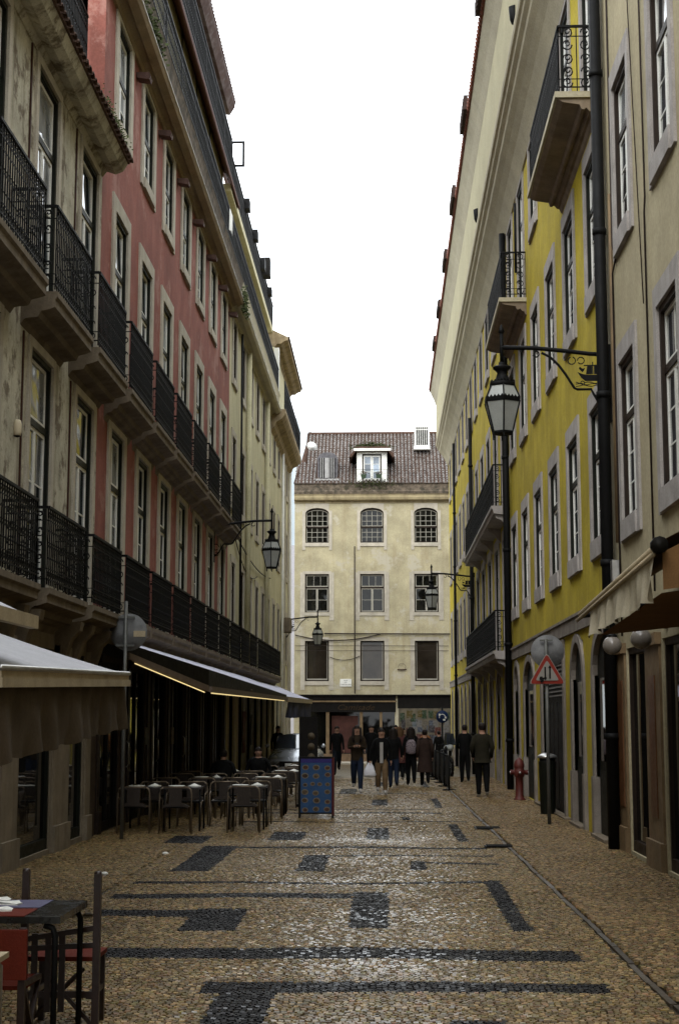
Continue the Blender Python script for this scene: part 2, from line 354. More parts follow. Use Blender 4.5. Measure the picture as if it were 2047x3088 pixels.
ground = emit(g, 'ground', 'pave', kind='structure')
RECT = [(-1.11,-.73,7.0,10.64),(-1.25,1.5,10.22,10.62),(-2.35,1.48,11.58,12.09),(-.33,.03,13.22,15.94),(-2.79,-.34,15.35,15.79),(-1.79,-1.29,13.12,14.51),
 (-2.7,-1.78,13.99,14.44),(1.08,1.26,13.1,17.04),(-2.78,1.08,16.72,16.93),(-2.54,-2.08,17.9,21.5),(-2.5,1.42,21.18,21.44),(-1.07,-.73,18.1,20.24),(-.75,1.42,19.98,20.16),
 (.3,.5,18.17,19.2),(.5,1.41,18.92,19.1),(-1.76,-1.24,22.58,24.14),(-.29,.06,22.62,25.11),(1.06,1.22,22.36,25.85),(1.02,1.17,30.75,34.12),(-.28,.05,31.4,33.95),(.3,.45,26.9,27.78),
 (-3.22,-2.64,21.95,23.35),(-3.0,.92,29.95,30.18),(-2.9,1.07,28.7,29.05),(.37,.72,8.9,9.25),(-2.5,1.42,26.4,26.62),(-2.6,1.1,36.2,36.45),(-1.1,-.7,36.5,38.6),(-.28,.05,40.3,42.8),(1.0,1.15,39.5,43.)]
def inside(x, y):
    d = np.zeros(x.shape, bool)
    for a, b, c, e in RECT: d |= (x > a) & (x < b) & (y > c) & (y < e)
    return d
rng = np.random.default_rng(3)
X0, X1, Y0, Y1 = -4.5, 3.25, 7.6, 47.
def sett_field(P_, Ya, Yb):
    ny = int((Yb-Ya)/P_); nx = int((X1-X0)/P_)
    ii, jj = np.meshgrid(np.arange(nx), np.arange(ny)); ii = ii.ravel(); jj = jj.ravel()
    cx = X0+(ii+.5+(jj % 2)*.5)*P_+(rng.random(ny)*.5*P_)[jj]+rng.normal(0, P_*.08, ii.size); cy = Ya+(jj+.5)*P_+.018*np.sin(cx*1.7+3*np.sin(jj*.013))+rng.normal(0, P_*.05, ii.size)
    ix = cx*4500/cy+1160; keep = ~((np.abs(cx-(1.82-(cy-10)*.0072)) < .036) | (np.abs(cx+2.94) < .014) | (cx > X1-.03)) & (ix > -260) & (ix < 2300)
    return cx[keep], cy[keep], np.full(keep.sum(), P_)
fa = [sett_field(.042, 7.6, 33.), sett_field(.06, 33., 47.)]
cx, cy, pz = [np.concatenate([f[i] for f in fa]) for i in range(3)]; n = cx.size
side = cx > 1.82-(cy-10)*.0072
hz = np.where(cy > 45, -.018*(cy-45), 0)+.006*np.sin(cx*2.3+cy*.7)+.005*np.sin(cx*.9-cy*1.9)+rng.normal(0, .0012, n)+np.where(side, .022, 0)
dark = inside(cx, cy) & ~side
ang = rng.normal(0, .09, n)+np.where(side, rng.normal(0, .22, n), 0)
fld = np.sin(cx*.9+.6*np.sin(cy*.8))*np.sin(cy*.62+1.1*np.sin(cx*.7)+.8); ctr = np.exp(-((cx+.2)/1.9)**2)
wet_ = np.clip(.11+.08*ctr+.09*fld+.24*np.exp(-((cy-22.3)/.9)**2)*ctr+.16*np.exp(-((cy-10.6)/.9)**2)*ctr+.08*np.exp(-((cy-8.9)/.6)**2), .035, .6)*np.where(side, .75, 1)*np.where(dark, .7, 1)
gl_ = rng.random(n) < wet_*np.where(dark, 1.5, 2.1); tx = np.where(gl_, rng.normal(0,.05,n), rng.normal(0,.025,n)); ty = np.where(gl_, rng.uniform(.01,.14,n), rng.normal(-.015,.03,n))
hs = pz[:,None]*.5*rng.uniform(.84, .99, (n, 2))
order = np.argsort(cy+np.abs(cx)*.02+np.where((cx*4500/cy+1160 < -20) | (cx*4500/cy+1160 > 2060) | (cy < 8.68), 50, 0)); big = order[:300]; msk = np.ones(n, bool); msk[big] = False
cor = np.array([(-1,-1),(1,-1),(1,1),(-1,1)])
def verts(idx):
    k = idx.size; c, s = np.cos(ang[idx]), np.sin(ang[idx]); V = np.zeros((k, 8, 3))
    jit = rng.uniform(.82, 1.0, (k, 4, 2))
    for q in range(4):
        lx = cor[q,0]*hs[idx,0]*jit[:,q,0]; ly = cor[q,1]*hs[idx,1]*jit[:,q,1]
        for lev, sc in ((0, .90), (1, 1.02)):
            X = (lx*c-ly*s)*sc; Y = (lx*s+ly*c)*sc
            V[:, q+4*lev, 0] = X; V[:, q+4*lev, 1] = Y
            V[:, q+4*lev, 2] = (X*np.tan(tx[idx])+Y*np.tan(ty[idx])) - (lev*.022)
    return V
idx = np.nonzero(msk)[0]; V = verts(idx); V[:,:,0] += cx[idx,None]; V[:,:,1] += cy[idx,None]; V[:,:,2] += hz[idx,None]
fq = np.array([(0,1,2,3),(0,4,5,1),(1,5,6,2),(2,6,7,3),(3,7,4,0)]); k = idx.size
F_ = (fq[None]+np.arange(k)[:,None,None]*8).reshape(-1, 4)
me = bpy.data.meshes.new('paving_stones'); me.vertices.add(k*8); me.vertices.foreach_set('co', V.reshape(-1).astype(np.float32))
me.loops.add(F_.size); me.loops.foreach_set('vertex_index', F_.reshape(-1).astype(np.int32)); me.polygons.add(len(F_))
me.polygons.foreach_set('loop_start', np.arange(0, F_.size, 4, dtype=np.int32)); me.polygons.foreach_set('loop_total', np.full(len(F_), 4, np.int32))
me.materials.append(K['sett']); me.materials.append(K['settd']); me.polygons.foreach_set('material_index', np.repeat(dark[idx].astype(np.int32), 5)); me.update(calc_edges=True); me.shade_flat()
def tints(k):
    t = rng.lognormal(-.08, .42, k)[:,None]*np.array([1,1,1])[None]; t = t*(1+rng.normal(0, .07, (k,3))); return np.clip(t, .35, 1.9)
T = np.ones((k, 4)); T[:,:3] = tints(k); T[:,3] = np.where(gl_[idx], rng.uniform(.35,1.,k), np.where(dark[idx], .06, .3)); T[:,:3][side[idx]] *= (1.0,.99,1.04)
at = me.attributes.new('tint', 'FLOAT_COLOR', 'FACE'); at.data.foreach_set('color', np.repeat(T, 5, 0).reshape(-1).astype(np.float32))
aw = me.attributes.new('wet', 'FLOAT', 'FACE'); aw.data.foreach_set('value', np.repeat(T[:,3], 5).astype(np.float32))
paving = put('street_paving', M().box(X0+.001, X1-.001, Y0, 45, -.05, -.019).mesh('street_paving', [K['joint']]), kind='structure')
put('paving_stones', me, paving, kind='stuff')
shared = {}
for q in big:
    kk = (bool(dark[q]), int(rng.integers(5)))
    if kk not in shared:
        one = verts(np.array([q]))[0]; sm_ = bpy.data.meshes.new('paving_stone'); sm_.from_pydata([tuple(p) for p in one], [], [tuple(f) for f in fq]); sm_.materials.append(K['settd' if kk[0] else 'sett'])
        a_ = sm_.attributes.new('tint', 'FLOAT_COLOR', 'FACE'); c4 = np.ones((5,4)); c4[:,:3] = tints(1); a_.data.foreach_set('color', c4.reshape(-1).astype(np.float32)); b_ = sm_.attributes.new('wet', 'FLOAT', 'FACE'); b_.data.foreach_set('value', np.full(5, 1. if gl_[q] else .2, np.float32)); shared[kk] = sm_
    o = put('paving_stone', shared[kk], paving, (cx[q], cy[q], hz[q])); o.rotation_euler = (rng.normal(0,.03), rng.normal(0,.03), ang[q])
# dark bands beyond the built setts
fb = M()
for a, b, c, e in RECT:
    if c > 47: fb.box(a, b, c, e, -.012, -.004)

# kerb stones along the right edge and gutter joint on the left
kerb = put('kerb', M().box(1.35, 1.36, 9, 10, -.05, -.03).mesh('kerb', [K['dstone']]), kind='structure')
km = M().box(-.022, .022, -.39, .39, -.05, .006).mesh('kerb_stone', [mat('kerb_limestone', (.04,.028,.016), .4, .3, 4, .35, 30, spec=.5, rnd_obj=.3)])
y = 7.8
while y < 72:
    o = put('kerb_stone', km, kerb, (1.82-(y-10)*.0072+rnd.gauss(0,.006), y, gz(y)+rnd.gauss(0,.003))); o.rotation_euler = (0, rnd.gauss(0,.03), .0072+rnd.gauss(0,.008)); y += .80
K['water'] = glass('puddle_water', (.03,.025,.015), 1.4, .1)
# gratings and covers
def grate(x, y, w, l, lab):
    m = M(); m.box(x-w/2, x+w/2, y-l/2, y+l/2, .006, .016, 0)
    o = emit(m, 'manhole_cover', K['iron']); tag(o, lab, 'manhole cover')
    b = M()
    for i in range(8): b.box(x-w/2+.03, x+w/2-.03, y-l/2+(i+.3)*l/8, y-l/2+(i+.6)*l/8, .016, .024)
    emit(b, 'grille', K['iron'], o)
grate(1.68, 24.95, .44, .5, 'dark iron drain grating across the right gutter line')
grate(1.6, 21.5, .42, .3, 'smaller iron cover nearer on the right gutter line')
for (x, y_, lab) in ((-2.92, 20.2, 'crumpled white paper scrap nearest the dark block'), (-3.25, 17.6, 'crumpled white paper scrap in the left walkway')):
    m = M(); m.lathe([(.01,0),(.035,.005),(.03,.02),(.012,.03)], (x, y_, .0), 7, 0, (1.3,.8), False); tag(emit(m, 'paper_scrap', 'white'), lab, 'litter')
for (x, y_, w_, r_, lab) in ((-3.78, 14.3, .22, .1, 'flattened dark leaf strip on the left walkway'), (-3.32, 14.55, .08, 1, 'small dark leaf beside the flattened strip'), (-2.92, 13.9, .24, -.1, 'thin dark twig by the left joint line'), (-2.7, 13.85, .1, .6, 'brown leaf at the tip of the thin twig')):
    m = M(); m.lathe([(.5,0),(.45,.02),(.2,.03)], (0,0,0), 9, 0, (w_, .06)); tag(emit(m, 'fallen_leaf', mat('dead_leaf', (.03,.02,.01), .5, bump=.2), None, (x, y_, .012), r_), lab, 'leaf')

# ------------------------------------------------------------ left side: grey house
def body(name, label, P, s0, s1, H, m='corn', back=9., frontd=-.3, z0=-1.2):
    t = thing(name, label, 'building', P(s0, 0, 0)); t.location = (0,0,0)
    b = M(); fbox(b, P, s0, s1, -back, frontd, z0, H); emit(b, 'core', m, t); return t
WG = win('window', 1.25, 3.2, .13, 0, .735, 1, 1, 3, 'stone', 'dgreen', 'white', lintel=.12)
WG1 = win('window', 1.25, 3.1, .13, 0, .72, 1, 1, 3, 'stone', 'dgreen', 'white', lintel=.12)
WR3 = win('window', 1.2, 1.78, .25, .2, .52, 2, 1, 2, 'stone', 'dgreen', 'white', lintel=.2)
WR2 = win('window', 1.2, 3.15, .25, 0, .72, 2, 1, 4, 'stone', 'dgreen', 'white', lintel=.25)
WP3 = win('window', 1.05, 1.8, .2, .2, .55, 2, 1, 2, 'stone', 'brown', 'white', lintel=.1)
WP2 = win('window', 1.05, 2.0, .2, .2, .6, 2, 1, 3, 'stone', 'brown', 'white', lintel=.2)
WY = win('window', 1.38, 2.04, .15, .28, .66, 2, 1, 3, 'stone2', 'dgreen', 'white', lintel=.28)
WYT = win('window', 1.34, 1.85, .175, .26, .66, 2, 1, 3, 'stone2', 'dgreen', 'white', lintel=.1)
WYF = win('window', 1.34, 2.95, .175, 0, .74, 2, 1, 4, 'stone2', 'dgreen', 'white', lintel=.1)
WYG = win('window', 1.34, 3.0, .175, 0, .74, 2, 1, 4, 'stone2', 'dgreen', 'white', lintel=.28)
WC = win('window', 1.2, 2.18, .185, .27, .66, 2, 1, 3, 'stone2', 'brown', 'white', lintel=.26, case=.08)
WF2 = win('window', 1.33, 2.12, .13, 0, .66, 3, 1, 2, 'stone', 'brown', 'dullw', lintel=.16, case=.06, mg='glassd')
PROTO += [WG, WG1, WR3, WR2, WP3, WP2, WY, WYT, WYF, WYG, WC, WF2]
def pier(parent, P, s0, s1, z0, z1, d0=-.3, d1=.03, m='stone', name='pillar'):
    b = M(); fbox(b, P, s0, s1, d0, d1, z0, z1); fbox(b, P, s0-.02, s1+.02, d0, d1+.04, z0, z0+.45); fbox(b, P, s0-.03, s1+.03, d0, d1+.05, z1-.14, z1); return emit(b, name, m, parent)
def shopglass(parent, P, s0, s1, z0, z1, d=-.08, split=0, fm='dgreen', name='shop_window'):
    b = M()
    for a, c in ((s0, s0+.06), (s1-.06, s1)): fbox(b, P, a, c, d-.03, d+.05, z0, z1)
    fbox(b, P, s0+.06, s1-.06, d-.03, d+.05, z1-.08, z1); fbox(b, P, s0+.06, s1-.06, d-.03, d+.05, z0, z0+.14)
    for k_ in range(split): c = s0+(s1-s0)*(k_+1)/(split+1); fbox(b, P, c-.025, c+.025, d-.02, d+.04, z0+.14, z1-.08)
    o = emit(b, name, fm, parent); q = M(); fbox(q, P, s0+.05, s1-.05, d-.005, d+.005, z0+.1, z1-.05); emit(q, 'pane', 'glassd', o); return o
gh = body('grey_house', 'weathered grey plastered house at far left with tiled eaves and two balconies', PL, 9, 22.9, 10.4, 'grime', frontd=-.4)
th_ = body('added_shade_house', 'plain tall house out of view at the near left, added to shade the street', PL, -60, 8.9, 17, 'grime', frontd=.0)  # unseen house added to keep sky light off the lower street
up = [22.9-1.03-2.82*i for i in range(5)]   # 21.87 ..
holes = [hole(WG, s, 7.1) for s in up[:3]]+[hole(WG1, s, 3.4) for s in up[:3]]
shops = [(13.0,14.9),(15.3,17.5),(18.4,20.28),(21.35,22.45)]
holes += [(a, b, .06, 2.72) for a, b in shops]
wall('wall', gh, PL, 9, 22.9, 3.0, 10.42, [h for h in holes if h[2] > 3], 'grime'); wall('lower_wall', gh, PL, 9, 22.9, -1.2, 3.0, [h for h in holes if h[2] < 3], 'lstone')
for s in up[:3]:
    place(WG, gh, 'L', s, 7.1); place(WG1, gh, 'L', s, 3.4)
    balcony(gh, 'L', s, 2.2, 7.06, .41, 1.08, .2, .22); balcony(gh, 'L', s, 2.25, 3.36, .41, .95, .18, .26)
    g_ = M()
    for zz0, zz1 in ((3.5, 6.6), (7.2, 10.4)): fbox(g_, PL, s-1.02, s-.98, -.01, .022, zz0, zz1)
    emit(g_, 'downpipe', mat('rusty_brown_paint', (.05,.022,.015), .6, .3, 8, .2), gh)
for a, b in shops: shopglass(gh, PL, a, b, .06, 2.72)
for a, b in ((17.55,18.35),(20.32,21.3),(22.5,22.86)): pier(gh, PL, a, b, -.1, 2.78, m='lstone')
for s in (17.2, 18.0, 20.4, 21.2, 22.6):
    co = M()
    co.prism([(.0,3.1),(.36,3.1),(.34,2.98),(.22,2.86),(.14,2.6),(.06,2.45),(0,2.4)], lambda d, z: PL(s-.11, d, z), lambda d, z: PL(s+.11, d, z)); emit(co, 'corbel', 'dstone', gh)

ev = M(); profile(ev, PL, [(-.3,10.40),(.02,10.42),(.08,10.50),(.22,10.45),(.34,10.5),(.40,10.60),(.44,10.66),(-.3,10.95)], 9, 22.88); emit(ev, 'eaves_moulding', 'grime', gh)
# eaves tiles: each its own piece
tm = M(); seg = 6
for lay in (0, 1):
    pts = []
    for i in range(seg+1):
        t = PI*i/seg; pts.append((math.cos(t)*.085, math.sin(t)*.05+lay*.0))
    A = [(-.42, a, .10+b) for a, b in pts]+[(.06, a*.86, -.01+b*.9) for a, b in pts]; B_ = [(x, y_, z-.016) for x, y_, z in A]
    k_ = seg+1
    tm.add(A+B_, [(i, i+1, k_+i+1, k_+i) for i in range(seg)]+[(2*k_+i, 3*k_+i, 3*k_+i+1, 2*k_+i+1) for i in range(seg)]+[(k_+i, k_+i+1, 3*k_+i+1, 3*k_+i) for i in range(seg)], 0, True); break
tme = tm.mesh('roof_tile', [K['tiledk']])
roofg = emit((lambda m: (m.quad(PL(9,.44,10.67), PL(22.88,.44,10.67), PL(22.88,-.3,10.92), PL(9,-.3,10.92)), fbox(m, PL, 9, 22.88, .40, .445, 10.62, 10.68), m)[-1])(M()), 'roof', 'tiledk', gh)
y = 13.2
while y < 22.85:
    o = put('roof_tile', tme, roofg, (LX+.44, y, 10.66)); o.rotation_euler = (rnd.gauss(0,.03), rnd.gauss(0,.02), rnd.gauss(0,.03)); o.scale = (1,1.05,1+rnd.random()*.3); y += .2
ms_ = M()
for _ in range(420):
    s = rnd.triangular(20.2, 22.8, 21.6); d = .40+rnd.gauss(0,.05); z = 10.74+abs(rnd.gauss(0,.06))*(1.6 if s > 21 else 1); a = rnd.random()*6; r = .022
    ms_.quad(PL(s, d, z), PL(s+r*math.cos(a), d+r, z+r*.6), PL(s+r*1.4, d+r*math.sin(a), z+r*1.7), PL(s-r*.2, d-r*.6, z+r))
mo = emit(ms_, 'gutter_weeds', 'moss', None, kind='stuff'); mo['label'] = 'green weeds growing along the tiled eaves of the grey house'
pa = M(); fbox(pa, PL, 9, 22.86, -.6, -.28, 10.4, 11.95); emit(pa, 'parapet', 'grime', gh)
bar = M(); bar.tube([PL(10,-.26,12.02), PL(22.8,-.26,12.02)], .03, 4); emit(bar, 'rail_foot', 'iron', gh)
longrail(gh, PL, 12, 22.8, -.28, 12.05, 1.05, .11)
# ------------------------------------------------------------ left side: red building
rb = body('red_building', 'tall red plastered building with four storeys and iron balconies on the left', PL, 22.9, 42.6, 17.6, 'red')
rw = [24.62+2.713*i for i in range(7)]
holes = [hole(WR3, s, 11.86) for s in rw]+[hole(WR2, s, 7.1) for s in rw]+[hole(WR2, s, 3.38) for s in rw]+[(s-.85, s+.85, .0, 2.7) for s in rw]
wall('wall', rb, PL, 22.9, 42.6, 2.8, 13.8, [h for h in holes if h[2] > 2.8], 'red'); wall('lower_wall', rb, PL, 22.9, 42.6, -1.2, 2.8, [h for h in holes if h[2] < 2.8], mat('dark_brown_stone', (.05,.035,.025), .7, .3, 3, .2, 20))  # plain dark brown tone on the ground floor wall
gab = M(); gab.quad((LX,22.9,10.3), (LX-6,22.9,10.3), (LX-6,22.9,14.2), (LX,22.9,14.2)); gab.quad((LX-.25,22.9,14), (LX-6,22.9,14), (LX-6,22.9,20), (LX-.25,22.9,20)); emit(gab, 'gable_wall', 'red', rb)
for i, s in enumerate(rw):
    place(WR3, rb, 'L', s, 11.86); place(WR2, rb, 'L', s, 7.1); place(WR2, rb, 'L', s, 3.38)
    balcony(rb, 'L', s, 2.24, 7.06, .41, 1.08, .2, .3); balcony(rb, 'L', s, 2.34, 3.36, .41, .95, .18, .3)
    shopglass(rb, PL, s-.85, s+.85, .0, 2.7, split=1, fm='dark')
    pier(rb, PL, s+1.0, s+1.2, -.1, 2.8, m='brown'); pier(rb, PL, s-1.2, s-1.0, -.1, 2.8, m='brown')
fc = M(); fbox(fc, PL, 22.95, 42.55, .0, .05, 2.8, 3.12); emit(fc, 'fascia', 'dark', rb)
K['lead'] = mat('rusty_lead', (.10,.06,.05), .7, .3, 9, .3)
for s in [r+1.35 for r in rw]:
    sp_ = M(); sp_.prism([(.0,13.52),(.24,13.52),(.27,13.45),(.25,13.38),(.02,13.42)], lambda d, z: PL(s-.14, d, z), lambda d, z: PL(s+.10, d, z)); emit(sp_, 'cornice_bracket', 'lead', rb)
def leftcornice(parent, s0, s1, m1, m2):
    c = M(); profile(c, PL, [(-.3,13.72),(.05,13.72),(.07,13.80),(.2,13.86),(.22,13.80),(.37,13.84),(.41,13.90),(.41,13.99),(-.3,14.0)], s0, s1); emit(c, 'cornice', m1, parent)
    c = M(); profile(c, PL, [(-.3,14.002),(.36,14.002),(.38,14.1),(.33,14.2),(.36,14.45),(.39,14.56),(-.3,14.6)], s0, s1); emit(c, 'parapet', m2, parent)
    c = M(); c.tube([PL(s0,.42,13.93), PL(s1,.42,13.93)], .012, 4); emit(c, 'gutter_edge', 'white', parent)
leftcornice(rb, 22.9, 42.6, mat('cornice_tan', (.27,.205,.13), .8, .15, 2, .2, 20, stain=.5, scol=(.16,.11,.07)), 'dmoss')
longrail(rb, PL, 22.95, 42.6, .31, 14.6, 1.02)
at_ = M(); fbox(at_, PL, 22.9, 42.6, -.6, -.25, 14.6, 17.96); emit(at_, 'attic_wall', 'pale', rb)
so = M(); profile(so, PL, [(-.3,17.97),(-.245,17.95),(.0,17.58),(.03,17.6),(.03,17.72),(-.3,18.0)], 22.9, 44.9); emit(so, 'eaves', mat('brown_eaves', (.07,.028,.018), .8, .2, 4, .2, 30), rb)
longrail(rb, PL, 22.95, 42.6, .0, 17.75, 1.2, .13)
a2 = M(); fbox(a2, PL, 22.9, 42.6, -2.5, -.3, 17.6, 20.0); emit(a2, 'upper_attic_wall', mat('grey_white_render', (.40,.39,.34), .9, .1, 2), rb)
ev2 = M(); profile(ev2, PL, [(-.4,19.9),(-.1,19.85),(.05,20.1),(.06,20.22),(-2.2,21.0),(-2.2,20.0)], 22.9, 42.9); emit(ev2, 'roof', 'tile', rb)
tr = M()
y = 23.
while y < 42.9: tr.tube([PL(y,.07,20.2), PL(y,-2.2,20.98)], .07, 6); y += .2
emit(tr, 'eaves_tiles', 'tile', rb, kind='stuff')
dr = M()
for y in (27.8, 30.6, 33.4, 36.2, 39.): dr.tube([PL(y,-.24,14.6), PL(y,-.24,17.9)], .03, 5)
emit(dr, 'downpipe', 'metal', rb)
tw = M()
for a in range(5): 
    y = 39.0+a*.12; tw.quad(PL(y,.34,15.55), PL(y+.12,.36,15.55), PL(y+.12,.36,14.95+.1*(a%2)), PL(y,.33,14.95+.08*a))
tag(emit(tw, 'towel', 'white'), 'white towel hung over the roof railing of the red building', 'towel')
wd = M()
for _ in range(150):
    s = rnd.gauss(25.4, .5); d = .40+rnd.gauss(0,.03); z = 14.0+abs(rnd.gauss(0,.14)); a = rnd.random()*6; r = .045
    wd.quad(PL(s,d,z), PL(s+r*math.cos(a),d+r,z+r*.6), PL(s+r*1.4,d+r*math.sin(a),z+r*1.7), PL(s-r*.2,d-r*.6,z+r))
for _ in range(160):
    s = rnd.gauss(42.7, .25); d = .42+rnd.gauss(0,.04); z = 13.9+rnd.gauss(0,.2); a = rnd.random()*6; r = .05
    wd.quad(PL(s,d,z), PL(s+r*math.cos(a),d+r,z+r*.6), PL(s+r*1.4,d+r*math.sin(a),z+r*1.7), PL(s-r*.2,d-r*.6,z+r))
wo = emit(wd, 'cornice_weeds', 'moss', kind='stuff'); wo['label'] = 'tufts of weeds on the cornice of the red building'
# ------------------------------------------------------------ left side: pale yellow building with its corner block
pb = body('pale_yellow_building', 'pale yellow building beyond the red one ending in a brown corner balcony', PL, 42.6, 69.6, 16.8, 'pale')
pw = [43.95, 46.75, 49.6, 52.2, 54.85, 57.5, 60.3, 63.0, 65.6, 68.0]
holes = [hole(WP3, s, 11.86) for s in pw]+[hole(WP2, s, 8.12) for s in pw]+[hole(WP2, s, 4.35) for s in pw]+[(s-.75, s+.75, gz(s), 2.6) for s in pw]
wall('wall', pb, PL, 42.6, 69.6, -1.2, 13.75, holes, 'pale')
emit(M().quad((LX,69.6,-1.2), (LX-9,69.6,-1.2), (LX-9,69.6,16.8), (LX,69.6,16.8)), 'end_wall', 'pale', pb)
for s in pw:
    place(WP3, pb, 'L', s, 11.86); place(WP2, pb, 'L', s, 8.12); place(WP2, pb, 'L', s, 4.35)
    shopglass(pb, PL, s-.75, s+.75, gz(s), 2.6, split=1)
    pier(pb, PL, s+.8, s+.98, -1, 2.8); pier(pb, PL, s-.98, s-.8, -1, 2.8)
    if s < 60: balcony(pb, 'L', s, 2.45, 3.36, .41, .95, .18, .3)
bd = M(); fbox(bd, PL, 42.6, 69.6, 0, .06, 2.82, 3.1); emit(bd, 'string_course', 'stone', pb)
leftcornice(pb, 42.6, 58.3, K['corn'], 'corn')
longrail(pb, PL, 42.6, 58.3, .31, 14.6, 1.02)
a1 = M(); fbox(a1, PL, 42.6, 58.7, -.6, -.25, 14.6, 17.5); fbox(a1, PL, 42.95, 60.4, -.6, -.05, 17.5, 17.72); emit(a1, 'attic_wall', 'pale', pb)
longrail(pb, PL, 42.6, 60.5, -.1, 17.7, 1.15, .14)
pil = M()
for s in (66.9, 69.3): fbox(pil, PL, s-.17, s+.17, 0, .07, -1, 13.6)
emit(pil, 'pilaster', 'stone', pb)
for s, r, mm in ((47.9,.09,'pale'),(55.6,.09,'pale'),(45.4,.035,'pipe'),(64.4,.06,'white'),(69.45,.06,'white')):
    emit(M().tube([PL(s,.1,3.2 if s<60 else 0), PL(s,.1,13.7)], r, 8), 'downpipe', mm, pb)
bs = M(); profile(bs, PL, [(0,13.15),(.15,13.3),(.22,13.5),(.45,13.62),(.55,13.75),(.6,13.85),(.6,14.0),(0,14.02)], 58.3, 69.6); cb = emit(bs, 'corner_balcony', mat('brown_stained_stone', (.27,.21,.13), .85, .35, 3, .3, 14, stain=.6, scol=(.12,.08,.045)), pb)
lr = longrail(pb, PL, 58.4, 69.5, .55, 14.05, 1.1)
e4 = M(); fbox(e4, PL, 59.7, 69.5, -.5, .03, 14.0, 16.95); emit(e4, 'corner_attic_wall', 'pale', pb)
e5 = M(); profile(e5, PL, [(-.4,16.9),(.05,16.92),(.15,17.05),(.3,17.05),(.42,17.15),(.58,17.2),(.6,17.32),(-.6,17.9)], 59.7, 69.6); emit(e5, 'corner_eaves', K['brown_stained_stone'] if 'brown_stained_stone' in K else cb.data.materials[0], pb)
e6 = M(); e6.tube([PL(59.75,.62,17.33), PL(69.6,.62,17.33)], .04, 5); emit(e6, 'roof_edge', 'tiledk', pb)
e7 = M(); fbox(e7, PL, 58.6, 58.9, .1, .3, 14.0, 16.6); emit(e7, 'white_flue', 'white', pb)
e8 = M(); fbox(e8, PL, 60.2, 63.2, -1.2, -.5, 17.8, 19.6); fbox(e8, PL, 60.0, 63.4, -1.3, -.35, 19.6, 19.8); emit(e8, 'chimney_stack', 'pale', pb)
# shutters and frames standing above the roof railing
for i, (s, d, z, w_, h_) in enumerate(((44.5,-.12,18.5,1.0,1.5),(47.8,-.12,18.4,.8,1.0),(51.,-.12,18.4,.8,1.0),(54.2,-.12,18.3,.7,1.2),(57.6,-.12,18.3,.8,.8))):
    m = M(); 
    h_ *= .55 if i == 0 else .35; z += .35 if i == 0 else .55; d -= 0 if i == 0 else .10
    if i == 0: fbox(m, PL, s, s+.06, d-.12, d+.32, z+h_-.06, z+h_); fbox(m, PL, s, s+.06, d-.12, d-.05, z-1.1, z+h_-.06); fbox(m, PL, s, s+.06, d-.05, d+.25, z, z+.06); fbox(m, PL, s, s+.06, d+.25, d+.32, z, z+h_-.06)
    else: fbox(m, PL, s, s+.5, d, d+.28, z-.3, z+h_-.3)
    emit(m, 'shutter_frame', 'iron', pb)
m = M(); fbox(m, PL, 55.2, 55.8, -.1, .18, 18.6, 19.3); emit(m, 'folded_awning', 'dark', pb)
cable(pb, sag(PL(43,.06,7.4), PL(58,.06,7.2), .35, 12), .02); cable(pb, sag(PL(44,.05,7.2), PL(52,.05,6.7), .5, 10), .015)
m = M(); fbox(m, PL, 64.6, 65.8, .05, .42, 5.5, 6.1); emit(m, 'air_conditioner', 'dstone', pb)
# ------------------------------------------------------------ right side: cream house
ch = body('cream_house', 'cream plastered house at far right with stone framed windows above a shop', PR, -60, 21.2, 17., 'cream', frontd=-.45)
cw = [19.5-2.86*i for i in range(4)]
CZ = (4.42, 8.38, 12.3)
ff = [(18.75,20.24),(15.6,17.62),(12.4,14.5)]
wall('wall', ch, PR, -60, 21.2, -1.2, 17., [hole(WC, s, z) for s in cw for z in CZ]+[(a, b, .06, 2.72) for a, b in ff], 'cream', .3)
for s in cw:
    for z in CZ: place(WC, ch, 'R', s, z)
for i_, (a, b) in enumerate(ff): shopglass(ch, PR, a, b, .06, 2.72, split=0 if i_ < 1 else 1, fm='brown')
K['tanst'] = mat('tan_marble', (.16,.11,.06), .5, .25, 3, .15, 30, stain=.4, scol=(.12,.07,.04))
for a, b in ((20.3,21.1),(17.72,18.68),(14.6,15.5)): pier(ch, PR, a, b, -.1, 2.8, m='tanst')
K['bmarb'] = mat('brown_marble', (.10,.045,.02), .4, .3, 5, .1)
for a, b in ((20.45,20.9),(18.0,18.4)): pn = M(); fbox(pn, PR, a, b, .03, .045, .62, 2.3); emit(pn, 'pillar_panel', 'bmarb', ch)
mz = M(); fbox(mz, PR, 19.05, 19.4, -.14, -.12, 1.25, 1.6, 0); fbox(mz, PR, 19.1, 19.35, -.122, -.115, 1.3, 1.55, 1); tag(emit(mz, 'notice', ['white', 'dark']), 'small framed white notice behind the glass of the cream shop', 'notice')
# twin black pipes at the corner
for (y_, d, r, z1) in ((20.86,.13,.085,13.8),(21.06,.1,.07,17)):
    m = M(); P = PR; m.tube([P(y_,d,0), P(y_,d,z1)], r, 10)
    for zz in (1.5,3.9,6.3,8.7,11.1): m.tube([P(y_,d,zz), P(y_,d,zz+.09)], r+.018, 10)
    emit(m, 'downpipe', 'pipe', ch)
wm = [cable(ch, [PR(20.45,.02,2.9), PR(20.43,.025,6.), PR(20.47,.02,8.0), PR(20.1,.03,8.12), PR(20.43,.02,8.4), PR(20.4,.02,14)], .014), cable(ch, [PR(17.9,.02,3.3), PR(17.88,.02,8.0), PR(17.75,.03,8.15), PR(17.9,.02,14)], .013),
      cable(ch, [PR(20.6,.02,4.2), PR(20.55,.02,9.2)], .03, 'downpipe', 'tanst'), cable(ch, [PR(18.1,.02,6.9), PR(18.6,.03,11), PR(18.9,.02,14)], .008)]
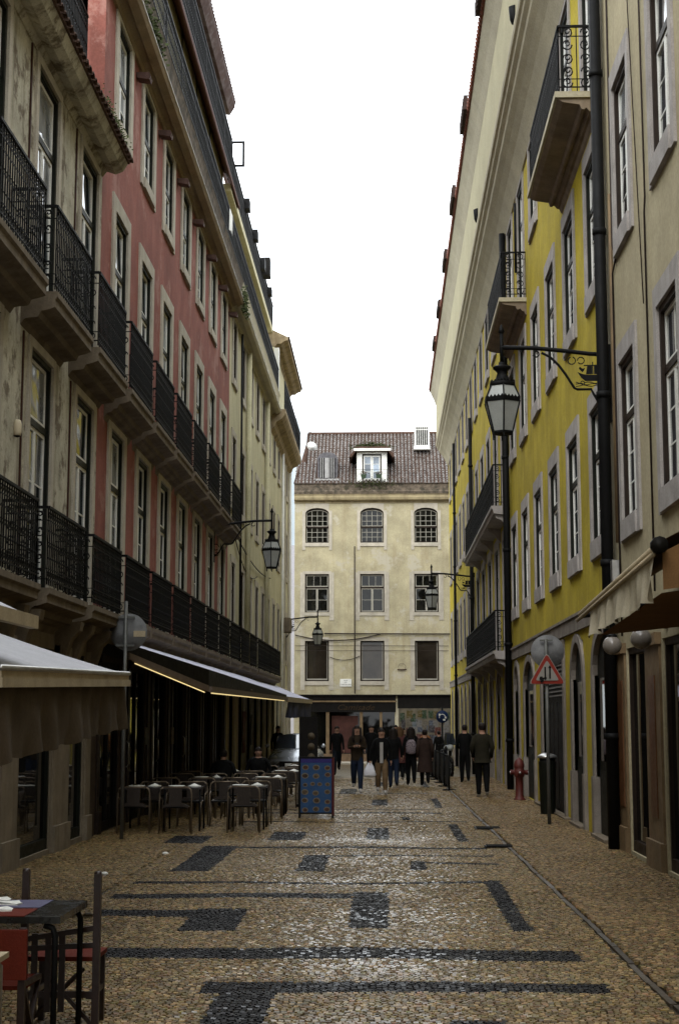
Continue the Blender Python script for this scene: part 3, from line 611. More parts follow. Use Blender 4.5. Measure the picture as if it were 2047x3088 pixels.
bx = M(); fbox(bx, PR, 20.5, 20.68, .02, .12, 3.55, 3.95); emit(bx, 'meter_box', 'metal', ch)
# ------------------------------------------------------------ right side: yellow building
yb = body('yellow_building', 'long bright yellow building with grey stone window frames on the right', PR, 21.2, 74, 17.5, 'yellow', frontd=-.45)
yw = [22.4+2.905*i for i in range(18)]
def ykind(i):
    bal = i >= 6 and yw[i] < 52
    top = (WYF, 11.3) if i in (0,1,4,5) else (WYT, 12.42)
    return [(top[0], top[1]), (WYG, 7.3) if bal else (WY, 8.4), (WYG, 3.55) if bal else (WY, 4.48)]
holes = [hole(p, yw[i], z) for i in range(18) for p, z in ykind(i)]
doors = [(21.5,23.35,0),(24.62,26.0,0),(27.35,30.95,1),(32.6,34.9,0),(36.3,37.5,0)]+[(yw[i]-.62, yw[i]+.62, 0) for i in range(6, 18)]
holes += [(a, b, gz(b) if b > 45 else 0, 3.08) for a, b, _ in doors]
wall('wall', yb, PR, 21.2, 74, -1.2, 14.42, holes, 'yellow', .35)
emit(M().quad((RX,74,-1.2), (RX+9,74,-1.2), (RX+9,74,17.5), (RX,74,17.5)), 'end_wall', 'yellow', yb)
for i in range(18):
    for p, z in ykind(i): place(p, yb, 'R', yw[i], z)
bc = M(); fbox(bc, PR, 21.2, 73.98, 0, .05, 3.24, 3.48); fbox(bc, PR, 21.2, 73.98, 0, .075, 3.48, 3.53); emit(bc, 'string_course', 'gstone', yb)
# arched door surrounds, each with its own jambs
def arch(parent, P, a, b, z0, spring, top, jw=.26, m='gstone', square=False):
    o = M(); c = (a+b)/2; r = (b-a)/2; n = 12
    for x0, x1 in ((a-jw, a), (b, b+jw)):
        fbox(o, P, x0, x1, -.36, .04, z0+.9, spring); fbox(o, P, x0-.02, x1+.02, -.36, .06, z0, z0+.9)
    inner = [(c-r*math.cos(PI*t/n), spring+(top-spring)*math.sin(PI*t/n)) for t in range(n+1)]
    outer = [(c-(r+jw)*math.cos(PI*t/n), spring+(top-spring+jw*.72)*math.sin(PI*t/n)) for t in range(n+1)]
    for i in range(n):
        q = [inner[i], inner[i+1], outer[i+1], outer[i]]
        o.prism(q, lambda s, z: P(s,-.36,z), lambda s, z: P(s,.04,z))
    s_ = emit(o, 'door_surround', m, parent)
    # wall closing the corners over the arch, thin and set just behind the arch face
    f = M()
    for i in range(n): f.quad(P(inner[i][0],-.02,inner[i][1]), P(inner[i+1][0],-.02,inner[i+1][1]), P(inner[i+1][0],-.02,top+.2), P(inner[i][0],-.02,top+.2))
    emit(f, 'spandrel', 'yellow', s_)
    d = M(); fbox(d, P, a, b, -.07, -.045, z0, top+.06); 
    for k_ in (.25,.75): fbox(d, P, a+(b-a)*k_-.2*(b-a), a+(b-a)*k_+.2*(b-a), -.045, -.035, z0+.15, z0+1.0); 
    dd = emit(d, 'door', 'dgreen', s_)
    gp = M(); fbox(gp, P, a+.1, c-.04, -.043, -.038, z0+1.15, spring-.05); fbox(gp, P, c+.04, b-.1, -.043, -.038, z0+1.15, spring-.05); emit(gp, 'door_glass', 'glassd', s_)
for a, b, sq in doors:
    z0 = gz(b) if b > 45 else 0
    if sq:
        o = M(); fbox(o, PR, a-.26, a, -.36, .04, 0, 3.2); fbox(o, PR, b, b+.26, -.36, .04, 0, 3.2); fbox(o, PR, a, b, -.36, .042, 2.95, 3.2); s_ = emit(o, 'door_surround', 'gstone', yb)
        d = M(); fbox(d, PR, a, b, -.09, -.06, 0, 2.95, 0)
        for k_ in range(5): fbox(d, PR, a+.1+k_*.7, a+.7+k_*.7, -.06, -.045, .1, 2.1, 0)
        emit(d, 'shutter', 'dark', s_)
        lv = M()
        for k_ in range(9): fbox(lv, PR, a+.05, b-.05, -.058, -.02, 2.2+k_*.08, 2.23+k_*.08)
        emit(lv, 'louvre', mat('grey_louvre', (.16,.15,.14), .6), s_)
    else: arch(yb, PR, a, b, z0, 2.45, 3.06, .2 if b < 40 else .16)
for a, b in ((24.6,26.0),(21.9,23.3),(26.6,32)): st = M(); fbox(st, PR, a, b, -.03, .12, -.02, .06); emit(st, 'door_step', 'dstone', yb)
cn = M(); profile(cn, PR, [(-.3,14.30),(.04,14.34),(.12,14.52),(.22,14.72),(.34,14.9),(.45,15.04),(.47,15.12),(.55,15.2),(.57,15.27),(.62,15.31),(.64,15.38),(.64,15.46),(-.3,15.6)], 21.2, 74.1); emit(cn, 'cornice', 'corn', yb)
# cornice returns over the yellow cove edge
at2 = M(); fbox(at2, PR, 21.2, 74, -.5, .60, 15.45, 17.42); emit(at2, 'attic_wall', mat('attic_cream', (.38,.345,.22), .85, .08, 1, .08, 40, stain=.15, scol=(.25,.22,.12)), yb)
rf = M(); profile(rf, PR, [(.3,17.42),(.60,17.42),(.63,17.5),(.72,17.75),(.86,18.05),(.88,18.12),(-2.,19.3),(-2.,17.42)], 21.2, 74.05); emit(rf, 'eaves', 'corn', yb)
rt = M(); y = 21.3
profile(rt, PR, [(.89,18.12),(.93,18.16),(-2.,19.4),(-2.,19.3)], 21.2, 74.05)
while y < 74: rt.tube([PR(y,.95,18.16), PR(y,-2.,19.4)], .075, 6); y += .21
emit(rt, 'eaves_tiles', mat('brown_tile', (.16,.06,.04), .8, .3, 3, .2, 30), yb, kind='stuff')
for s, h_ in ((23.3,.8),(31.5,1.0),(38.7,1.),(45.6,1.),(52.,.9),(58.4,.8),(64.,.7)):
    m = M(); fbox(m, PR, s, s+1.8, .93, 1.04, 18.18, 18.18+h_*.4)
    for k_ in range(8): fbox(m, PR, s+.1+k_*.24, s+.2+k_*.24, 1.04, 1.06, 18.2, 18.15+h_*.38)
    emit(m, 'snow_guard', mat('rust_guard', (.04,.025,.02), .8, .3, 5), yb)
for s in (28.2, 40.2):
    m = M(); m.lathe([(.05,0),(.09,.1),(.11,.35),(.02,.4)], PR(s,.62,15.5), 8); m.tube([PR(s,.4,15.5), PR(s,.62,15.6)], .03, 5); emit(m, 'floodlight', 'iron', yb)
K['bst'] = mat('balcony_brown_stone', (.21,.165,.12), .85, .25, 2.5, .25, 20, stain=.3, scol=(.12,.09,.06))
def bigbalcony(parent, P, s0, s1, z, d, h):
    m = M(); pr = [(0,0),(d+.06,0),(d+.06,-.05),(d+.04,-.08),(d,-.12),(d-.05,-.15),(d*.45,-.19),(d*.40,-.26),(d*.33,-.27),(d*.27,-.24),(d*.18,-.30),(d*.1,-.31),(.03,-.37),(0,-.40)]
    m.prism(pr, lambda a, b: P(s0,a,z+b), lambda a, b: P(s1,a,z+b)); b_ = emit(m, 'balcony', 'bst', parent)
    lip = M()
    fbox(lip, P, s0-.02, s1+.02, d+.03, d+.075, z-.09, z+.005); fbox(lip, P, s0-.04, s0-.001, 0, d+.075, z-.09, z+.005); fbox(lip, P, s1+.001, s1+.04, 0, d+.075, z-.09, z+.005); emit(lip, 'slab_edge', 'corn', b_)
    w = s1-s0; rm = railmesh(w-.06, d, h, .09, er=.013)
    q = put('railing', rm.mesh('railing', [K['iron']]), b_, P((s0+s1)/2, 0, z+.03), PI)
    return b_
bigbalcony(yb, PR, 21.75, 26.15, 11.25, .55, 1.05)
bigbalcony(yb, PR, 33.0, 37.45, 11.25, .55, 1.05)
def thinbalcony(parent, P, s0, s1, z, d, h):
    m = M(); pr = [(0,0),(d+.06,0),(d+.06,-.07),(d+.02,-.1),(d,-.2),(0,-.24)]
    m.prism(pr, lambda a, b: P(s0,a,z+b), lambda a, b: P(s1,a,z+b))
    s = s0+.2
    while s < s1:
        m.prism([(0,-.2),(d-.04,-.2),(d-.06,-.3),(d*.5,-.36),(0,-.62)], lambda a, b: P(s-.09,a,z+b), lambda a, b: P(s+.09,a,z+b)); s += 2.9
    b_ = emit(m, 'balcony', 'stone2', parent); q = put('railing', railmesh(s1-s0-.06, d, h, .12).mesh('railing', [K['iron']]), b_, P((s0+s1)/2, 0, z+.03), PI); return b_
thinbalcony(yb, PR, 38.4, 52, 7.25, .41, 1.05); thinbalcony(yb, PR, 38.4, 52, 3.5, .41, 1.0)
for s, r, z1 in ((37.95,.09,14.4),(53.4,.07,12.6),(66.,.06,14)):
    m = M(); m.tube([PR(s,.12,-.3), PR(s,.12,z1)], r, 9)
    for zz in (1.2,3.6,6.,8.4,10.8): m.tube([PR(s,.12,zz), PR(s,.12,zz+.08)], r+.02, 9)
    emit(m, 'downpipe', 'pipe', yb)
vp = M(); vp.tube([PR(32.2,.3,11.6), PR(32.2,.3,13.2)], .03, 6); emit(vp, 'flagpole', 'iron', yb)
# ------------------------------------------------------------ far house closing the street
fh = body('ochre_house', 'weathered ochre house with a tiled roof closing the end of the street', PF, -4.95, 14, 13.9, 'farw', back=8, frontd=-.4, z0=-2)
fc_ = [-3.70, -.665, 2.315, 5.3, 8.3]
fr2 = [hole(WF2, s, 7.54) for s in fc_]
wall('wall', fh, PF, -4.95, 14, -2, 13.9, [(s-.64, s+.64, 11.4, 13.38) for s in fc_]+[(s-.655, s+.655, 3.78, 5.98) for s in fc_]+fr2+[(-4.3,.55,-.6,2.6),(.75,3.6,-.66,2.4),(4.2,8,-.66,2.4)], 'farw', .4)
def mapF(s, d, z): return PF(s, d, z)
stp = M()
for s in fc_:
    place(WF2, fh, 'F', s, 7.54)
    # segmental-headed window
    o = M(); w2 = .655; z0, z1, rise = 11.4, 13.05, .3; n = 8
    arcp = [(s-w2*math.cos(PI*t/n), z1+rise*math.sin(PI*t/n)) for t in range(n+1)]
    def arcz(x): return z1+rise*math.sqrt(max(0, 1-((x-s)/w2)**2))
    for a, b in ((s-w2, s-w2+.06), (s+w2-.06, s+w2)): fbox(o, PF, a, b, -.2, -.1, z0, z1+.03)
    fbox(o, PF, s-w2+.06, s+w2-.06, -.2, -.1, z0, z0+.07); fbox(o, PF, s-w2+.06, s+w2-.06, -.19, -.09, 12.24, 12.33)
    for i in range(n):
        (ax, az), (bx_, bz) = arcp[i], arcp[i+1]
        o.prism([(ax,az),(bx_,bz),(bx_,bz-.09),(ax,az-.09)], lambda q, z: PF(q,-.2,z), lambda q, z: PF(q,-.1,z))
    W_ = emit(o, 'window', 'brown', fh)
    o = M()
    for i in range(1, 4): x = s-w2+.06+i*(2*w2-.12)/4; fbox(o, PF, x-.013, x+.013, -.165, -.135, z0+.07, arcz(x)-.05)
    for z in (z0+.33, z0+.6, 12.62, 12.92, 12.42): 
        if z != 12.42: fbox(o, PF, s-w2+.06, s+w2-.06, -.163, -.138, z-.012, z+.012)
    for a, b in ((s-w2+.061, s-w2+.10), (s+w2-.10, s+w2-.061)): fbox(o, PF, a, b, -.17, -.13, z0+.07, z1+.08)
    fbox(o, PF, s-w2+.1, s+w2-.1, -.17, -.12, 12.33, 12.37)
    for i in range(n):
        (ax, az), (bx_, bz) = arcp[i], arcp[i+1]
        o.prism([(ax,az-.09),(bx_,bz-.09),(bx_,bz-.13),(ax,az-.13)], lambda q, z: PF(q,-.17,z), lambda q, z: PF(q,-.12,z))
    emit(o, 'sash', 'dullw', W_)
    cols = 4; xw = (2*w2-.2)/4
    for (za, zb) in ((z0+.07,z0+.33),(z0+.33,z0+.6),(z0+.6,12.24),(12.37,12.62),(12.62,12.92),(12.92,13.2)):
        for c in range(4):
            x = s-w2+.1+(c+.5)*xw; m = M(); fbox(m, PF, x-xw/2, x+xw/2, -.153, -.148, za, zb); emit(m, 'pane', 'glassd', W_)
    o = M(); fbox(o, PF, s-w2-.17, s-w2, -.2, .03, 11.0, 13.2); fbox(o, PF, s+w2, s+w2+.17, -.2, .03, 11.0, 13.2); fbox(o, PF, s-w2, s+w2, -.2, .05, 11.2, 11.4)
    for i in range(n):
        (ax, az), (bx_, bz) = arcp[i], arcp[i+1]
        o.prism([(ax,az),(bx_,bz),(bx_,13.6),(ax,13.6)], lambda q, z: PF(q,-.2,z), lambda q, z: PF(q,.03,z))
    emit(o, 'surround', 'stone', W_)
    o = M(); fbox(o, PF, s-.93, s-.68, 0, .025, 7.1, 9.75); fbox(o, PF, s+.68, s+.93, 0, .025, 7.1, 9.75); fbox(o, PF, s-.68, s+.68, -.05, .04, 7.36, 7.54)
    fbox(o, PF, s-.9, s-.66, -.1, .025, 3.3, 6.1); fbox(o, PF, s+.66, s+.9, -.1, .025, 3.3, 6.1); fbox(o, PF, s-.66, s+.66, -.1, .027, 5.98, 6.18); fbox(o, PF, s-.66, s+.66, -.1, .05, 3.56, 3.78)
    emit(o, 'window_margin', 'stone', fh)
    o = M()
    for a, b in ((s-.655,s-.58),(s+.58,s+.655)): fbox(o, PF, a, b, -.2, -.08, 3.78, 5.98)
    fbox(o, PF, s-.58, s+.58, -.2, -.08, 5.9, 5.98); fbox(o, PF, s-.58, s+.58, -.2, -.08, 3.78, 3.85); W1 = emit(o, 'window', 'brown', fh)
    o = M()
    for a, b in ((s-.58,s-.545),(s+.545,s+.58)): fbox(o, PF, a, b, -.17, -.12, 3.85, 5.9)
    fbox(o, PF, s-.545, s+.545, -.17, -.12, 3.85, 3.92); emit(o, 'sash', 'dullw', W1)
    o = M(); fbox(o, PF, s-.545, s+.545, -.155, -.145, 3.92, 5.9); emit(o, 'pane', glass('dusty_glass', (.022,.017,.012), 1.35, .2) if 'dusty' not in K else K['dusty'], W1)
# louvred fan lights over the first-floor windows
for s in fc_[:3]:
    o = M()
    for k_ in range(6): fbox(o, PF, s-.33, s+.33, -.12, -.10, 9.02+k_*.07, 9.06+k_*.07)
    emit(o, 'ventilator', 'brown', fh)
cf = M(); profile(cf, PF, [(-.3,13.6),(.04,13.62),(.06,13.75),(.14,13.8),(.16,13.72),(.26,13.78),(.30,13.9),(.30,14.0),(.34,14.08),(-.3,14.1)], -4.97, 14); emit(cf, 'cornice', mat('far_cornice', (.33,.27,.16), .85, .25, 2, .3, 14, stain=.5, scol=(.08,.055,.035)), fh)
pf = M(); profile(pf, PF, [(-.3,14.1),(.28,14.1),(.3,14.25),(.24,14.3),(.24,14.62),(.3,14.68),(-.3,14.72)], -4.97, 14); emit(pf, 'parapet', 'dmoss', fh)
# roof of single-lap clay tiles
def roofpt(s, t, h=0): return (s, FY-.22+t*4.3, 14.66+t*3.62+h)
under = M(); under.quad(roofpt(-4.95,0), roofpt(14,0), roofpt(14,1), roofpt(-4.38,1)); under.quad(roofpt(14,1), (14,FY+9,14.6), (-4.38,FY+9,14.6), roofpt(-4.38,1)); roof = emit(under, 'roof', 'tiledk', fh)
tl = M(); cwid = .205; rows = 22
tint_t = []
for c in range(int((9.2)/cwid)):
    s = -4.88+c*cwid
    for r in range(rows):
        if s < -4.4 and r > 8: continue
        t0 = r/rows; t1 = (r+1.25)/rows; j = rnd.gauss(0,.008)
        A = [(math.cos(PI*i/4)*.078, math.sin(PI*i/4)*.07) for i in range(5)]
        va = [tuple(Vector(roofpt(s+a+j, t0, b+.045))) for a, b in A]; vb = [tuple(Vector(roofpt(s+a*.8, t1, b*.8+.0))) for a, b in A]
        tl.add(va+vb, [(i, i+1, 6+i, 5+i) for i in range(4)]+[(0,1,2,3,4)], 0)
tmat = mat('roof_clay', (.052,.036,.026), .5, .5, 1.6, .3, 20, patch=1.1, pcol=(.185,.17,.16), pscale=5.5, spec=.4)
emit(tl, 'roof_tiles', tmat, roof, kind='stuff')
rd = M(); rd.tube([roofpt(-4.4,1,.05), roofpt(14,1,.05)], .10, 6); emit(rd, 'ridge', 'tiledk', roof)
vg = M(); vg.tube([roofpt(-4.95,0,.05), roofpt(-4.7,.4,.05)], .06, 5); vg.tube([roofpt(-4.42,.4,.05), roofpt(-4.42,1,.05)], .06, 5); emit(vg, 'verge', 'tiledk', roof)
# dormer with French window, planters, moss
DY = FY-.05
dm = M(); dm.box(-1.50,-1.20,DY,DY+3.5,14.5,16.5); dm.box(-.12,.18,DY,DY+3.5,14.5,16.5); dm.box(-1.2,-.12,DY,DY+3.5,16.38,16.5); dm.box(-1.5,.18,DY+.3,DY+3.6,14.5,16.3)
dmo = emit(dm, 'dormer', 'white', fh)
dr_ = M(); dr_.prism([(-1.92,16.15),(-1.62,16.62),(-1.5,16.75),(.25,16.75),(.36,16.62),(.62,16.15),(.50,16.15),(.26,16.5),(-1.55,16.5),(-1.8,16.15)], lambda a, z: (a,DY-.3,z), lambda a, z: (a,DY+3,z+.0)); emit(dr_, 'dormer_roof', 'tiledk', dmo); emit(M().box(-1.66,.40,DY-.34,DY-.302,16.50,16.64), 'dormer_cornice', 'white', dmo)
dw = M(); dw.box(-1.2,-1.13,DY+.05,DY+.15,14.6,16.38,0); dw.box(-.19,-.12,DY+.05,DY+.15,14.6,16.38,0); dw.box(-1.13,-.19,DY+.05,DY+.15,16.3,16.38,0)
for a, b in ((-1.13,-.665),(-.655,-.19)):
    dw.box(a,a+.07,DY+.08,DY+.14,14.6,16.3,1); dw.box(b-.07,b,DY+.08,DY+.14,14.6,16.3,1); dw.box(a+.07,b-.07,DY+.08,DY+.14,16.22,16.3,1); dw.box(a+.07,b-.07,DY+.08,DY+.14,14.6,15.0,1)
    for z in (15.38,15.82): dw.box(a+.07,b-.07,DY+.09,DY+.13,z-.012,z+.012,1)
emit(dw, 'dormer_window', ['brown','white'], dmo)
for a in (-1.06, -.585):
    for z0_, z1_ in ((15.,15.38),(15.38,15.82),(15.82,16.22)): emit(M().box(a,a+.325,DY+.105,DY+.11,z0_,z1_), 'pane', glass('sky_glass', (.25,.3,.36), 1.6, .3), dmo)
rl = M(); rl.tube([(-1.5,DY-.25,15.46),(.16,DY-.25,15.46)], .012, 4)
for a in (-1.5,-1.2,-.67,-.15,.16): rl.tube([(a,DY-.25,14.6),(a,DY-.25,15.46)], .008, 4)
emit(rl, 'dormer_railing', 'iron', dmo)
for a, lab in ((-1.12,'left planter of small flowers hanging on the dormer railing'),(-.27,'right planter of small flowers hanging on the dormer railing')):
    t = thing('planter', lab, 'planter', (a, DY-.33, 14.95), 0, 'planters on the dormer railing')
    m = M(); m.lathe([(.13,0),(.2,.2),(.22,.22)], (0,0,0), 4, 0, (1.15,.5), False); emit(m, 'box', mat('green_planter', (.04,.06,.035), .6), t)
    m = M()
    for _ in range(60):
        x, z = rnd.gauss(0,.12), .22+abs(rnd.gauss(0,.09)); yv = rnd.gauss(0,.07); a_ = rnd.random()*6; r = .035
        m.quad((x,yv,z),(x+r*math.cos(a_),yv+r,z+r*.5),(x+r,yv+r*math.sin(a_),z+r*1.3),(x-r*.4,yv,z+r), 0 if rnd.random() < .8 else 1)
    emit(m, 'foliage', ['moss', 'redc'], t)
mm_ = M()
for _ in range(900):
    x = rnd.gauss(-.7,.5); x = max(-1.9, min(.55, x)); z = 16.78+abs(rnd.gauss(0,.12))*max(.2,1-abs(x+.7)/1.3); yv = DY+rnd.uniform(-.3,1.2); a_ = rnd.random()*6; r = .05
    mm_.quad((x,yv,z),(x+r*math.cos(a_),yv+r,z+r*.5),(x+r,yv+r*math.sin(a_),z+r*1.3),(x-r*.4,yv,z+r))
for _ in range(420):
    x = rnd.gauss(-.65,.75); z = 14.6+rnd.gauss(0,.16); yv = FY-.34+rnd.gauss(0,.05); a_ = rnd.random()*6; r = .045
    mm_.quad((x,yv,z),(x+r*math.cos(a_),yv+r,z+r*.5),(x+r,yv+r*math.sin(a_),z+r*1.3),(x-r*.4,yv,z+r))
o = emit(mm_, 'roof_weeds', 'moss', kind='stuff'); o['label'] = 'moss and weeds on the dormer and parapet of the ochre house'
# small dark dormer
d2 = M(); A_ = [(-3.7,14.95),(-3.7,16.2)]+[(-3.145-.555*math.cos(PI*i/8), 16.2+.33*math.sin(PI*i/8)) for i in range(1,8)]+[(-2.59,16.2),(-2.59,14.95)]
d2.prism(A_, lambda a, z: (a,FY+.2,z), lambda a, z: (a,FY+2.4,z)); o2 = emit(d2, 'small_dormer', 'slate', fh)
q = M(); q.box(-3.57,-2.72,FY+.13,FY+.19,15.06,16.2); emit(q, 'opening', 'dark', o2)
q = M()
for i in range(7): q.box(-3.53+i*.12,-3.49+i*.12,FY+.09,FY+.12,15.06,16.2)
q.box(-3.25,-3.08,FY+.1,FY+.125,15.06,16.2); q.box(-3.78,-2.5,FY+.0,FY+.16,14.9,15.0); emit(q, 'shutter', mat('pale_grey_paint', (.32,.31,.30), .6), o2)
# white slatted chimney
cz = M(); cx_ = 2.185
A_ = [(cx_-.47,17.0),(cx_-.42,17.4),(cx_-.42,18.25)]+[(cx_-.42*math.cos(PI*i/8), 18.25+.2*math.sin(PI*i/8)) for i in range(1,8)]+[(cx_+.42,18.25),(cx_+.42,17.4),(cx_+.47,17.0)]
cz.prism(A_, lambda a, z: (a,FY+2,z), lambda a, z: (a,FY+2.7,z)); co_ = emit(cz, 'chimney', 'white', fh)
q = M()
for i in range(6): x = cx_-.29+i*.116; q.box(x-.035,x+.035,FY+1.97,FY+1.999,17.25,18.12); q.box(x-.035,x+.035,FY+1.97,FY+1.999,18.18,18.28)
emit(q, 'slots', 'dark', co_); emit(M().tube([(2.1,FY+2.3,18.3),(2.08,FY+2.3,19.2)], .008, 4), 'aerial', 'metal', co_)
sdh = M(); sdh.lathe([(.02,0),(.18,.02),(.3,.08)], (0,0,0), 14, 0, (1,1)); sd_o = emit(sdh, 'satellite_dish', 'white', None, (-4.1,FY+1.6,17.1)); sd_o.rotation_euler = (math.radians(70),0,math.radians(20)); tag(sd_o, 'white satellite dish low on the tiled roof of the ochre house', 'dish')
# shopfront of the far house
sf = M(); fbox(sf, PF, -4.9, .6, -.05, .10, 2.1, 3.0, 0); fbox(sf, PF, -4.9, .65, .10, .16, 2.64, 2.72, 1); fbox(sf, PF, .7, 14, -.05, .08, 2.3, 2.98, 0); fbox(sf, PF, -4.93, 14, -.02, .2, 2.98, 3.05, 0); emit(sf, 'fascia', ['dark', 'tanst'], fh)
tx = M(); text_mesh(tx, 'Camisade', .42, lambda a, b, t: (-1.6+a*1.25, FY-.1-t, 2.35+b), .35, 0, .01); emit(tx, 'lettering', mat('faded_gilt', (.04,.024,.012), .6), fh)
sg = M(); sg.box(-4.3,.6,FY+.25,FY+.3,-.6,2.2); emit(sg, 'shop_window', 'glassd', fh)
for x0, x1, mm in ((-3.2,-3.02,'tanst'),(-1.36,-1.2,'tanst'),(-.28,-.14,'tanst'),(.6,.74,'corn')):
    emit(M().box(x0,x1,FY-.06,FY+.25,-.66,2.1 if mm == 'tanst' else 2.82), 'pillar', mm, fh)
emit(M().box(-2.9,-1.45,FY+.2,FY+.24,-.1,1.9), 'window_display', mat('dull_red_display', (.06,.025,.02), .6, .35, 2, .1), fh)
emit(M().box(-4.3,.6,FY-.1,FY+.24,-.66,-.15), 'stall_riser', mat('riser', (.13,.085,.05), .6, .3, 4), fh)
emit(M().box(-4.9,3.6,FY-1.8,FY-.1,-.70,-.56), 'front_step', 'stone', fh)
hoard = emit(M().box(.76,3.6,FY-.08,FY+.1,-.66,2.3), 'hoarding', mat('hoarding_board', (.10,.085,.06), .8, .3, 4), fh)
pc = [tuple(x*.24 for x in c) for c in [(.42,.38,.33),(.35,.40,.42),(.10,.16,.07),(.30,.22,.06),(.26,.08,.05),(.12,.10,.10),(.45,.42,.38),(.22,.24,.30),(.07,.06,.05),(.34,.28,.2)]]
pmats = [mat('poster_paper', c, .7, .45, 9, .1, 40, patch=.6, pcol=tuple(min(1,x*.4+.06) for x in c), pscale=9) for c in pc]
for r in range(5):
    for c in range(9):
        x = .86+c*.3+rnd.gauss(0,.03); z = 2.12-r*.42+rnd.gauss(0,.05)
        k_ = rnd.choice([2,3,3,2,5,6]) if r == 0 else rnd.choice([0,1,6,7,9,0,5,4])
        w_ = rnd.uniform(.2,.34); h_ = rnd.uniform(.3,.5)
        emit(M().box(x,x+w_,FY-.088-.02*rnd.random(),FY-.081,z-h_,z), 'poster', pmats[k_], hoard)
pl = M(); pl.box(-2.43,-1.81,FY-.04,FY+.01,3.49,3.9,0)
for tz, s_ in (('RUA',.1),('DA',.1),('CONCEIÇÃO',.1)): text_mesh(pl, tz, s_, (lambda zz: (lambda a, b, t: (-2.12+a, FY-.041-t, zz+b)))({'RUA':3.81,'DA':3.70,'CONCEIÇÃO':3.585}[tz]), 0, 1, .003)
tag(emit(pl, 'street_name_plaque', ['white', 'dark']), 'white street name plaque between two windows of the ochre house', 'sign')
for a in ([(-4.9,FY-.08,6.3),(3.5,FY-.08,6.32)],): cable(fh, sag(a[0], (-.2,FY-.08,6.35), .32, 14), .03); cable(fh, [(-3.3,FY-.08,6.38),(-.2,FY-.08,6.36),(14,FY-.08,6.3)], .035)
cable(fh, [(-1.63,FY-.06,3.1),(-1.63,FY-.06,11.2)], .03); cable(fh, sag((-3.,FY-.06,5.1),(-1.35,FY-.06,5.15),.2), .018); cable(fh, [(-4.9,FY-.05,5.72),(3.5,FY-.05,5.7)], .01); cable(fh, [(-4.9,FY-.05,5.45),(3.5,FY-.05,5.43)], .01)
o = M(); o.ring((.95,FY-.06,4.55), .2, .012, 'y', 12); o.tube([(.7,FY-.05,4.4),(1.2,FY-.05,4.42)], .03, 5); emit(o, 'broken_bracket', 'tiledk', fh)
# pale building and tower behind
tb = thing('pale_building', 'pale blue-white building glimpsed behind the left end of the street', 'building')
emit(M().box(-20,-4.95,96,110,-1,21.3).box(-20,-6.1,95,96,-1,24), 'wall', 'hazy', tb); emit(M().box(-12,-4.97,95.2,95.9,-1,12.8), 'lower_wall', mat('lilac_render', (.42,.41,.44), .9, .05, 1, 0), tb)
# bits of shop life along the red and yellow ground floors
for s, z0, z1, w_, c, lab in ((47.2,.7,2.0,.9,(.13,.03,.012),'red_poster'),(50.1,.9,1.9,.5,(.10,.09,.06),'poster'),(31.4,1.25,1.6,.3,(.12,.09,.05),'menu_card'),(27.9,1.3,1.62,.26,(.10,.08,.05),'menu_card')):
    m = M(); fbox(m, PL, s, s+w_, .035, .055, z0, z1); emit(m, 'poster' if 'post' in lab else 'menu_card', mat(lab+'_print', c, .6, .6, 7, .1, patch=.5, pcol=(c[0]*.3,c[1]*.6,c[2]), pscale=5), pb if s > 42 else rb)
for s in (26.1, 29.5, 33.4):
    emit(M().tube([PL(s,.02,.95), PL(s,.06,1.0), PL(s,.06,1.35), PL(s,.02,1.4)], .012, 5), 'door_handle', 'metal', rb)
